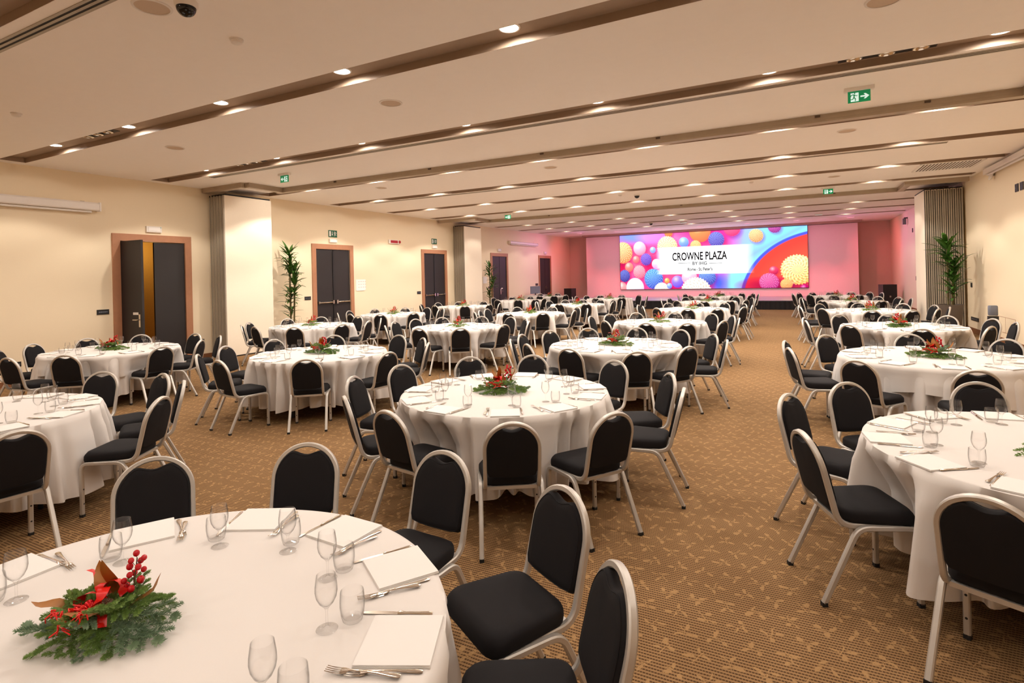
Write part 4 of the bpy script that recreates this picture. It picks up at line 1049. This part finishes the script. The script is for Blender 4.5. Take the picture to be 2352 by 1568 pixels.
# ------------------------------------------------------------------ layout: table centre, chairs (bearing, distance of the back), place settings (bearing)
TABLES = {
'C1':((-1.7,0.868),[(33.1,1.43),(58.6,1.54),(89.1,1.52),(119.9,1.53),(148.2,1.56)],[356.0,26.0,55.0,85.0,115.5,148.0,178.0]),
'B1':((-5.85,1.84),[(32.1,1.5),(61.6,1.5),(87.1,1.5),(117.2,1.5),(351.7,1.44)],[28.2,58.2,88.2,118.2,328.2,358.2]),
'A1':((-9.57,4.78),[(0.7,1.31),(36.0,1.3),(61.5,1.5),(98.0,1.48),(136.6,1.49),(167.9,1.47),(197.9,1.48),(231.5,1.41),(286.2,1.5),(311.7,1.37)],[31.4,62.1,98.4,135.7,169.3,202.3,237.1,282.5,313.2,350.8]),
'B2':((-5.9,5.55),[(31.5,1.49),(57.0,1.5),(83.0,1.5),(127.9,1.49),(164.1,1.48),(197.0,1.49),(231.2,1.49),(263.2,1.41),(309.5,1.27),(351.5,1.38)],[25.3,56.0,87.0,127.5,163.6,198.0,233.1,267.1,308.3,347.3]),
'C2':((-2.3,4.236),[(7.4,1.5),(32.9,1.5),(65.8,1.48),(105.8,1.5),(133.8,1.5),(165.6,1.49),(192.9,1.47),(230.0,1.34),(259.6,1.29),(299.8,1.4),(329.1,1.42)],[4.7,33.8,66.6,103.0,133.4,165.6,195.6,230.5,261.7,298.2,329.2]),
'C3':((-2.32,7.56),[(5.6,1.48),(34.7,1.48),(63.2,1.5),(92.8,1.5),(124.3,1.49),(151.1,1.5),(176.6,1.5),(202.1,1.47),(227.6,1.33),(260.4,1.25),(297.3,1.41),(331.5,1.29)],[0.5,33.2,65.9,98.7,131.4,164.1,196.9,229.6,262.3,295.0,327.8]),
'D1':((1.22,3.93),[(89.7,1.5),(128.1,1.47),(157.7,1.42),(199.4,1.3),(243.5,1.31)],[65.1,95.1,125.1,155.1,185.1,215.1,245.1]),
'D2':((1.31,7.54),[(50.4,1.46),(90.1,1.47),(132.3,1.49),(170.1,1.5),(195.9,1.48),(235.0,1.44),(272.3,1.48)],[19.6,55.6,91.6,127.6,163.6,199.6,235.6,271.6,307.6,343.6]),
'D3':((1.53,11.23),[(24.5,1.49),(54.6,1.48),(90.1,1.48),(125.9,1.47),(165.1,1.5),(191.0,1.45),(228.8,1.26),(272.5,1.43),(318.5,1.28),(359.0,1.47)],[22.0,55.0,90.8,126.7,164.3,195.2,232.1,272.0,313.0,351.2]),
'D4':((1.45,15.2),[(24.1,1.47),(55.3,1.47),(93.3,1.47),(132.0,1.47),(166.2,1.48),(191.7,1.45),(223.0,1.34),(267.2,1.42),(298.7,1.35),(329.7,1.36),(355.2,1.48)],[27.3,59.3,94.7,130.4,163.8,192.9,225.0,263.4,295.5,327.4,356.5]),
'D5':((1.4,19.1),[(4.6,1.47),(31.8,1.47),(57.3,1.46),(86.1,1.47),(122.7,1.47),(154.8,1.47),(183.0,1.3),(230.9,1.27),(268.5,1.32),(299.5,1.26),(336.5,1.26)],[31.3,60.5,91.2,125.9,158.3,188.8,229.1,264.2,296.1,331.0,358.2]),
'D6':((1.25,22.9),[(18.2,1.45),(43.7,1.47),(69.2,1.47),(96.9,1.48),(122.4,1.47),(147.9,1.48),(173.4,1.47),(198.9,1.5),(224.4,1.26),(262.1,1.27),(296.6,1.26)],[10.0,39.2,68.3,98.5,127.6,169.5,198.6,227.7,262.9,291.2,318.2]),
'C4':((-2.5,11.23),[(2.9,1.49),(28.4,1.49),(54.2,1.48),(89.0,1.48),(123.0,1.48),(150.8,1.48),(176.3,1.49),(228.9,1.28),(272.0,1.29),(302.2,1.4),(336.7,1.4)],[23.8,53.1,86.9,120.2,150.5,179.6,217.0,244.0,276.6,308.0,341.6]),
'C5':((-2.53,15.4),[(1.7,1.47),(32.3,1.45),(62.5,1.46),(93.5,1.4),(127.3,1.46),(178.9,1.49),(204.4,1.33),(240.5,1.39),(274.6,1.47),(302.4,1.47),(334.5,1.47)],[3.3,35.0,66.4,98.3,131.6,173.7,202.8,237.3,270.7,300.9,333.3]),
'C6':((-2.66,19.14),[(28.0,1.47),(58.5,1.47),(88.3,1.47),(129.3,1.47),(158.4,1.47),(192.3,1.5),(238.2,1.47),(273.9,1.46),(303.9,1.47),(329.4,1.42),(354.9,1.47)],[28.7,60.3,91.6,128.5,159.4,192.7,232.0,266.2,297.6,326.7,355.8]),
'C7':((-2.8,22.8),[(7.0,1.47),(32.5,1.47),(58.0,1.47),(91.4,1.47),(121.2,1.47),(157.5,1.47),(190.6,1.5),(226.3,1.26),(264.2,1.26),(300.6,1.42),(329.5,1.4)],[31.4,60.6,93.6,124.9,159.4,192.3,226.5,261.8,296.4,327.2,357.7]),
'B3':((-6.17,9.41),[(18.3,1.48),(43.8,1.47),(69.3,1.49),(100.8,1.48),(136.1,1.48),(161.6,1.48),(187.1,1.47),(228.1,1.43),(271.4,1.32),(306.0,1.38),(345.8,1.31)],[12.5,41.7,70.8,102.9,136.9,166.0,195.1,232.0,270.0,303.7,339.9]),
'B4':((-6.29,13.14),[(28.1,1.5),(53.6,1.48),(90.6,1.47),(130.7,1.47),(170.4,1.48),(195.9,1.39),(221.4,1.5),(269.2,1.26),(309.7,1.26),(358.1,1.25)],[24.7,55.4,91.9,130.0,167.8,198.6,229.3,271.2,309.5,351.7]),
'B5':((-6.55,17.3),[(25.9,1.47),(51.4,1.47),(76.9,1.48),(102.4,1.47),(127.9,1.47),(153.4,1.48),(182.2,1.47),(207.7,1.32),(264.4,1.27),(304.2,1.26),(354.0,1.26)],[22.7,51.8,81.0,122.8,151.9,182.7,211.8,251.2,278.2,309.1,350.4]),
'B6':((-6.7,21.3),[(2.0,1.5),(27.5,1.26),(53.0,1.47),(86.8,1.47),(122.6,1.47),(148.1,1.48),(173.6,1.48),(199.1,1.47),(263.5,1.26),(309.6,1.26)],[22.2,53.0,87.9,123.8,167.3,198.0,243.7,270.7,307.3,340.9]),
'A2':((-9.67,8.88),[(17.3,1.36),(46.6,1.5),(91.0,1.47),(129.0,1.47),(160.6,1.47),(204.1,1.47),(229.6,1.43),(262.8,1.35),(304.5,1.47),(340.8,1.43)],[16.9,49.6,89.8,126.8,160.6,200.3,231.1,265.7,304.5,340.7]),
'A3':((-10.25,12.35),[(24.4,1.32),(49.9,1.47),(85.4,1.47),(114.8,1.46),(151.5,1.46),(188.5,1.48),(225.1,1.5),(255.6,1.38),(296.8,1.47),(333.0,1.38)],[16.8,47.6,83.3,116.0,152.4,188.9,225.2,258.4,297.0,333.1]),
'A4':((-10.24,16.07),[(9.2,1.32),(91.9,1.47),(129.8,1.47),(162.1,1.48),(201.1,1.5),(226.6,1.5),(253.4,1.26),(304.7,1.46),(343.7,1.3)],[17.2,53.2,89.2,125.2,161.2,197.2,233.2,269.2,305.2,341.2]),
'A5':((-10.1,20.1),[(97.6,1.47),(128.9,1.47),(166.7,1.47),(260.0,1.47),(294.9,1.47),(320.4,1.48),(345.9,1.26)],[23.0,59.0,95.0,131.0,167.0,203.0,239.0,275.0,311.0,347.0]),
'A6':((-10.35,23.6),[(95.2,1.46),(129.5,1.47),(278.1,1.42),(303.6,1.47),(331.9,1.26)],[20.3,56.3,92.3,128.3,164.3,200.3,236.3,272.3,308.3,344.3]),
}

CLOCK = lambda a: (90 - a) % 360
FORK_TABLES = ('C1', 'B1', 'D1', 'C2', 'B2', 'A1', 'C3', 'D2', 'B3', 'A2', 'C4', 'D3', 'B4')
NEAR = ('C1', 'B1', 'D1', 'C2', 'B2', 'A1', 'C3', 'D2', 'B3', 'A2', 'C4', 'D3')
far_forks = MB()
fv = [tuple(v.co) for v in FORK.vertices]; ff = [tuple(p.vertices) for p in FORK.polygons]
LAST = {'A': 6, 'B': 6, 'C': 7, 'D': 6}
ROWN = {'A': 'door-wall row', 'B': 'inner row', 'C': 'aisle row', 'D': 'right-hand row'}
for tn, ((tx, ty), chairs, sets) in TABLES.items():
    row, k = tn[0], int(tn[1])
    nm = '%s table of %s' % (ORD[k - 1], ROWN[row]); nms = '%s table, %s' % (ORD[k - 1], ROWN[row])
    rnd = random.Random(sum(ord(q) for q in tn) * 7 + k)
    near = tn in NEAR
    # table hidden under its cloth
    r = thing('banquet_table', 'round banquet table under the white cloth, ' + nm, 'table', (tx, ty, 0), rnd.uniform(0, 1.5), 'round banquet tables')
    link('tabletop', TOP, r)
    for q in TLEG: link('leg', q, r)
    # chairs
    order = sorted(chairs, key=lambda q: CLOCK(q[0]))
    fronts = []
    for i, (ang, rb) in enumerate(order):
        a = radians(ang); sc_ = rb - .272
        yaw = rnd.uniform(-.07, .07)
        fronts.append((a, sc_ - .235))
        chair(tx + sc_ * cos(a), ty + sc_ * sin(a), a + pi / 2 + yaw, 'black arched chair, %s clockwise from the stage side, at %s' % (ORD[i], nm), near)
    cm = cloth(k * 31 + ord(row), fronts, z_hem=.165 if tn != 'D2' else .20)
    over = tn in ('A1', 'C3', 'D2')
    o = tag(link('tablecloth', cm, None, (tx, ty, 0)), ('white floor length cloth %s on ' % ('under the shorter topper' if over else 'draped in folds')) + nm, 'tablecloth', 'white round tablecloths')
    if over:
        oc = cloth(k * 17 + ord(row) + 5, fronts, z_hem=.40, r0=TR + .004, top=TH + .0022, over=True)
        tag(link('tablecloth', oc, None, (tx, ty, 0)), 'shorter white topper cloth with draped corners on ' + nm, 'tablecloth', 'white topper cloths')
    z0 = TH + (.0032 if over else .001)
    # place settings
    G = GL_NEAR if tn in ('C1', 'B1', 'D1', 'C2', 'B2', 'D2', 'C3', 'A1') else GL_FAR
    so = sorted(sets, key=lambda q: CLOCK(q))
    for i, ang in enumerate(so):
        a0 = radians(ang); w = '%s clockwise from stage side, ' % ORD[i] + nms
        def pol(r_, da): aa = a0 + radians(da); return (tx + r_ * cos(aa), ty + r_ * sin(aa), z0)
        jr = lambda s: rnd.uniform(-s, s)
        tag(link('napkin', NAPKIN, None, pol(.782 + jr(.008), jr(.6)), a0 + jr(.05)), 'folded white napkin ' + w, 'napkin', 'folded napkins')
        kr = thing('table_knife', 'silver knife beside napkin ' + w, 'knife', pol(.763 + jr(.012), 9.3 + jr(.5)), a0 + pi + jr(.06), 'table knives')
        link('blade', KBLADE, kr); link('handle', KHANDLE, kr)
        tag(link('wine_glass', G[0], None, pol(.553 + jr(.008), 5.2 + jr(1.0)), jr(3)), 'stemmed wine glass ' + w, 'wine glass', 'wine glasses')
        tag(link('tumbler', G[1], None, pol(.615 + jr(.008), 8.9 + jr(.8)), jr(3)), 'clear water tumbler ' + w, 'tumbler', 'water tumblers')
        for q, (r_, da, rot, dz) in enumerate(((.765, -9.0, .05, .0), (.722, -10.6, -.13, .004))):
            loc = pol(r_ + jr(.008), da + jr(.5)); rz = a0 + pi + rot + jr(.05)
            loc = (loc[0], loc[1], loc[2] + dz)
            if tn in FORK_TABLES:
                tag(link('fork', FORK, None, loc, rz), '%s fork ' % ('inner', 'outer')[q] + w, 'fork', 'table forks')
            else:
                c_, s_ = cos(rz), sin(rz)
                far_forks.add([(loc[0] + x * c_ - y * s_, loc[1] + x * s_ + y * c_, loc[2] + z) for x, y, z in fv], ff)
    lod = 0 if tn == 'C1' else 1 if tn in ('C2', 'C3', 'D2', 'B2', 'A1', 'D3') else 2
    if tn == 'B1': cx_, cy_ = tx + .05, ty
    elif tn == 'C1': cx_, cy_ = tx - .118, ty + .0
    else: cx_, cy_ = tx + rnd.uniform(-.05, .05), ty + rnd.uniform(-.05, .05)
    cp = centrepiece(cx_, cy_, radians(12) if tn == 'C1' else radians(27) + rnd.uniform(-.7, .7), 'fir, red berry and ribbon centrepiece on ' + nm, lod, k * 13 + ord(row))
    cp.scale = (.84, .84, .9) if tn == 'C1' else (.9, .9, 1.0)
tag(far_forks.build('fork', M_STEEL, smooth=False), 'silver forks on the tables nearest the stage, too small to tell apart', 'fork', kind='stuff')
# bare clothed side table with a dark monitor by the far doors
r = thing('side_table', 'small side table with plain white cloth beside the far wall', 'table', (-11.95, 25.7, 0))
m = MB(); m.box(-.45, -.5, .70, .45, .5, .74); m.build('tabletop', M_FRAMEWOOD, r, smooth=False)
for sx in (-1, 1):
    for sy in (-1, 1): MB().box(sx * .4 - .02, sy * .45 - .02, 0, sx * .4 + .02, sy * .45 + .02, .70).build('leg', M_BLACKPL, r, smooth=False)
m = MB(); vs = []; rp = round_path([(0, -.5, 0), (.45, -.5, 0), (.45, .5, 0), (-.45, .5, 0), (-.45, -.5, 0), (0, -.5, 0)], [.05] * 4, 4)[:-1]
m.loft([[(p.x * s * (1 + w * .02 * sin(i * 2.1)), p.y * s * (1 + w * .02 * sin(i * 2.1)), z) for i, p in enumerate(rp)] for z, s, w in ((.08, 1.10, 1), (.4, 1.05, .5), (.735, 1.02, 0), (.7425, 1.0, 0))], False, True)
o = m.build('tablecloth', M_CLOTH); o.location = (-11.95, 25.7, .001); tag(o, 'plain white cloth hanging over the small side table by the far wall', 'tablecloth')
r = thing('monitor', 'dark grey monitor standing on the small side table', 'monitor', (-12.05, 25.8, .745), radians(60))
m = MB(); m.box(-.3, -.02, .06, .3, .02, .45); m.build('screen', M_GREYPL, r, smooth=False)
m = MB(); m.box(-.12, -.08, 0, .12, .08, .012); m.box(-.03, -.02, .012, .03, .02, .1); m.build('foot', M_BLACKPL, r, smooth=False)
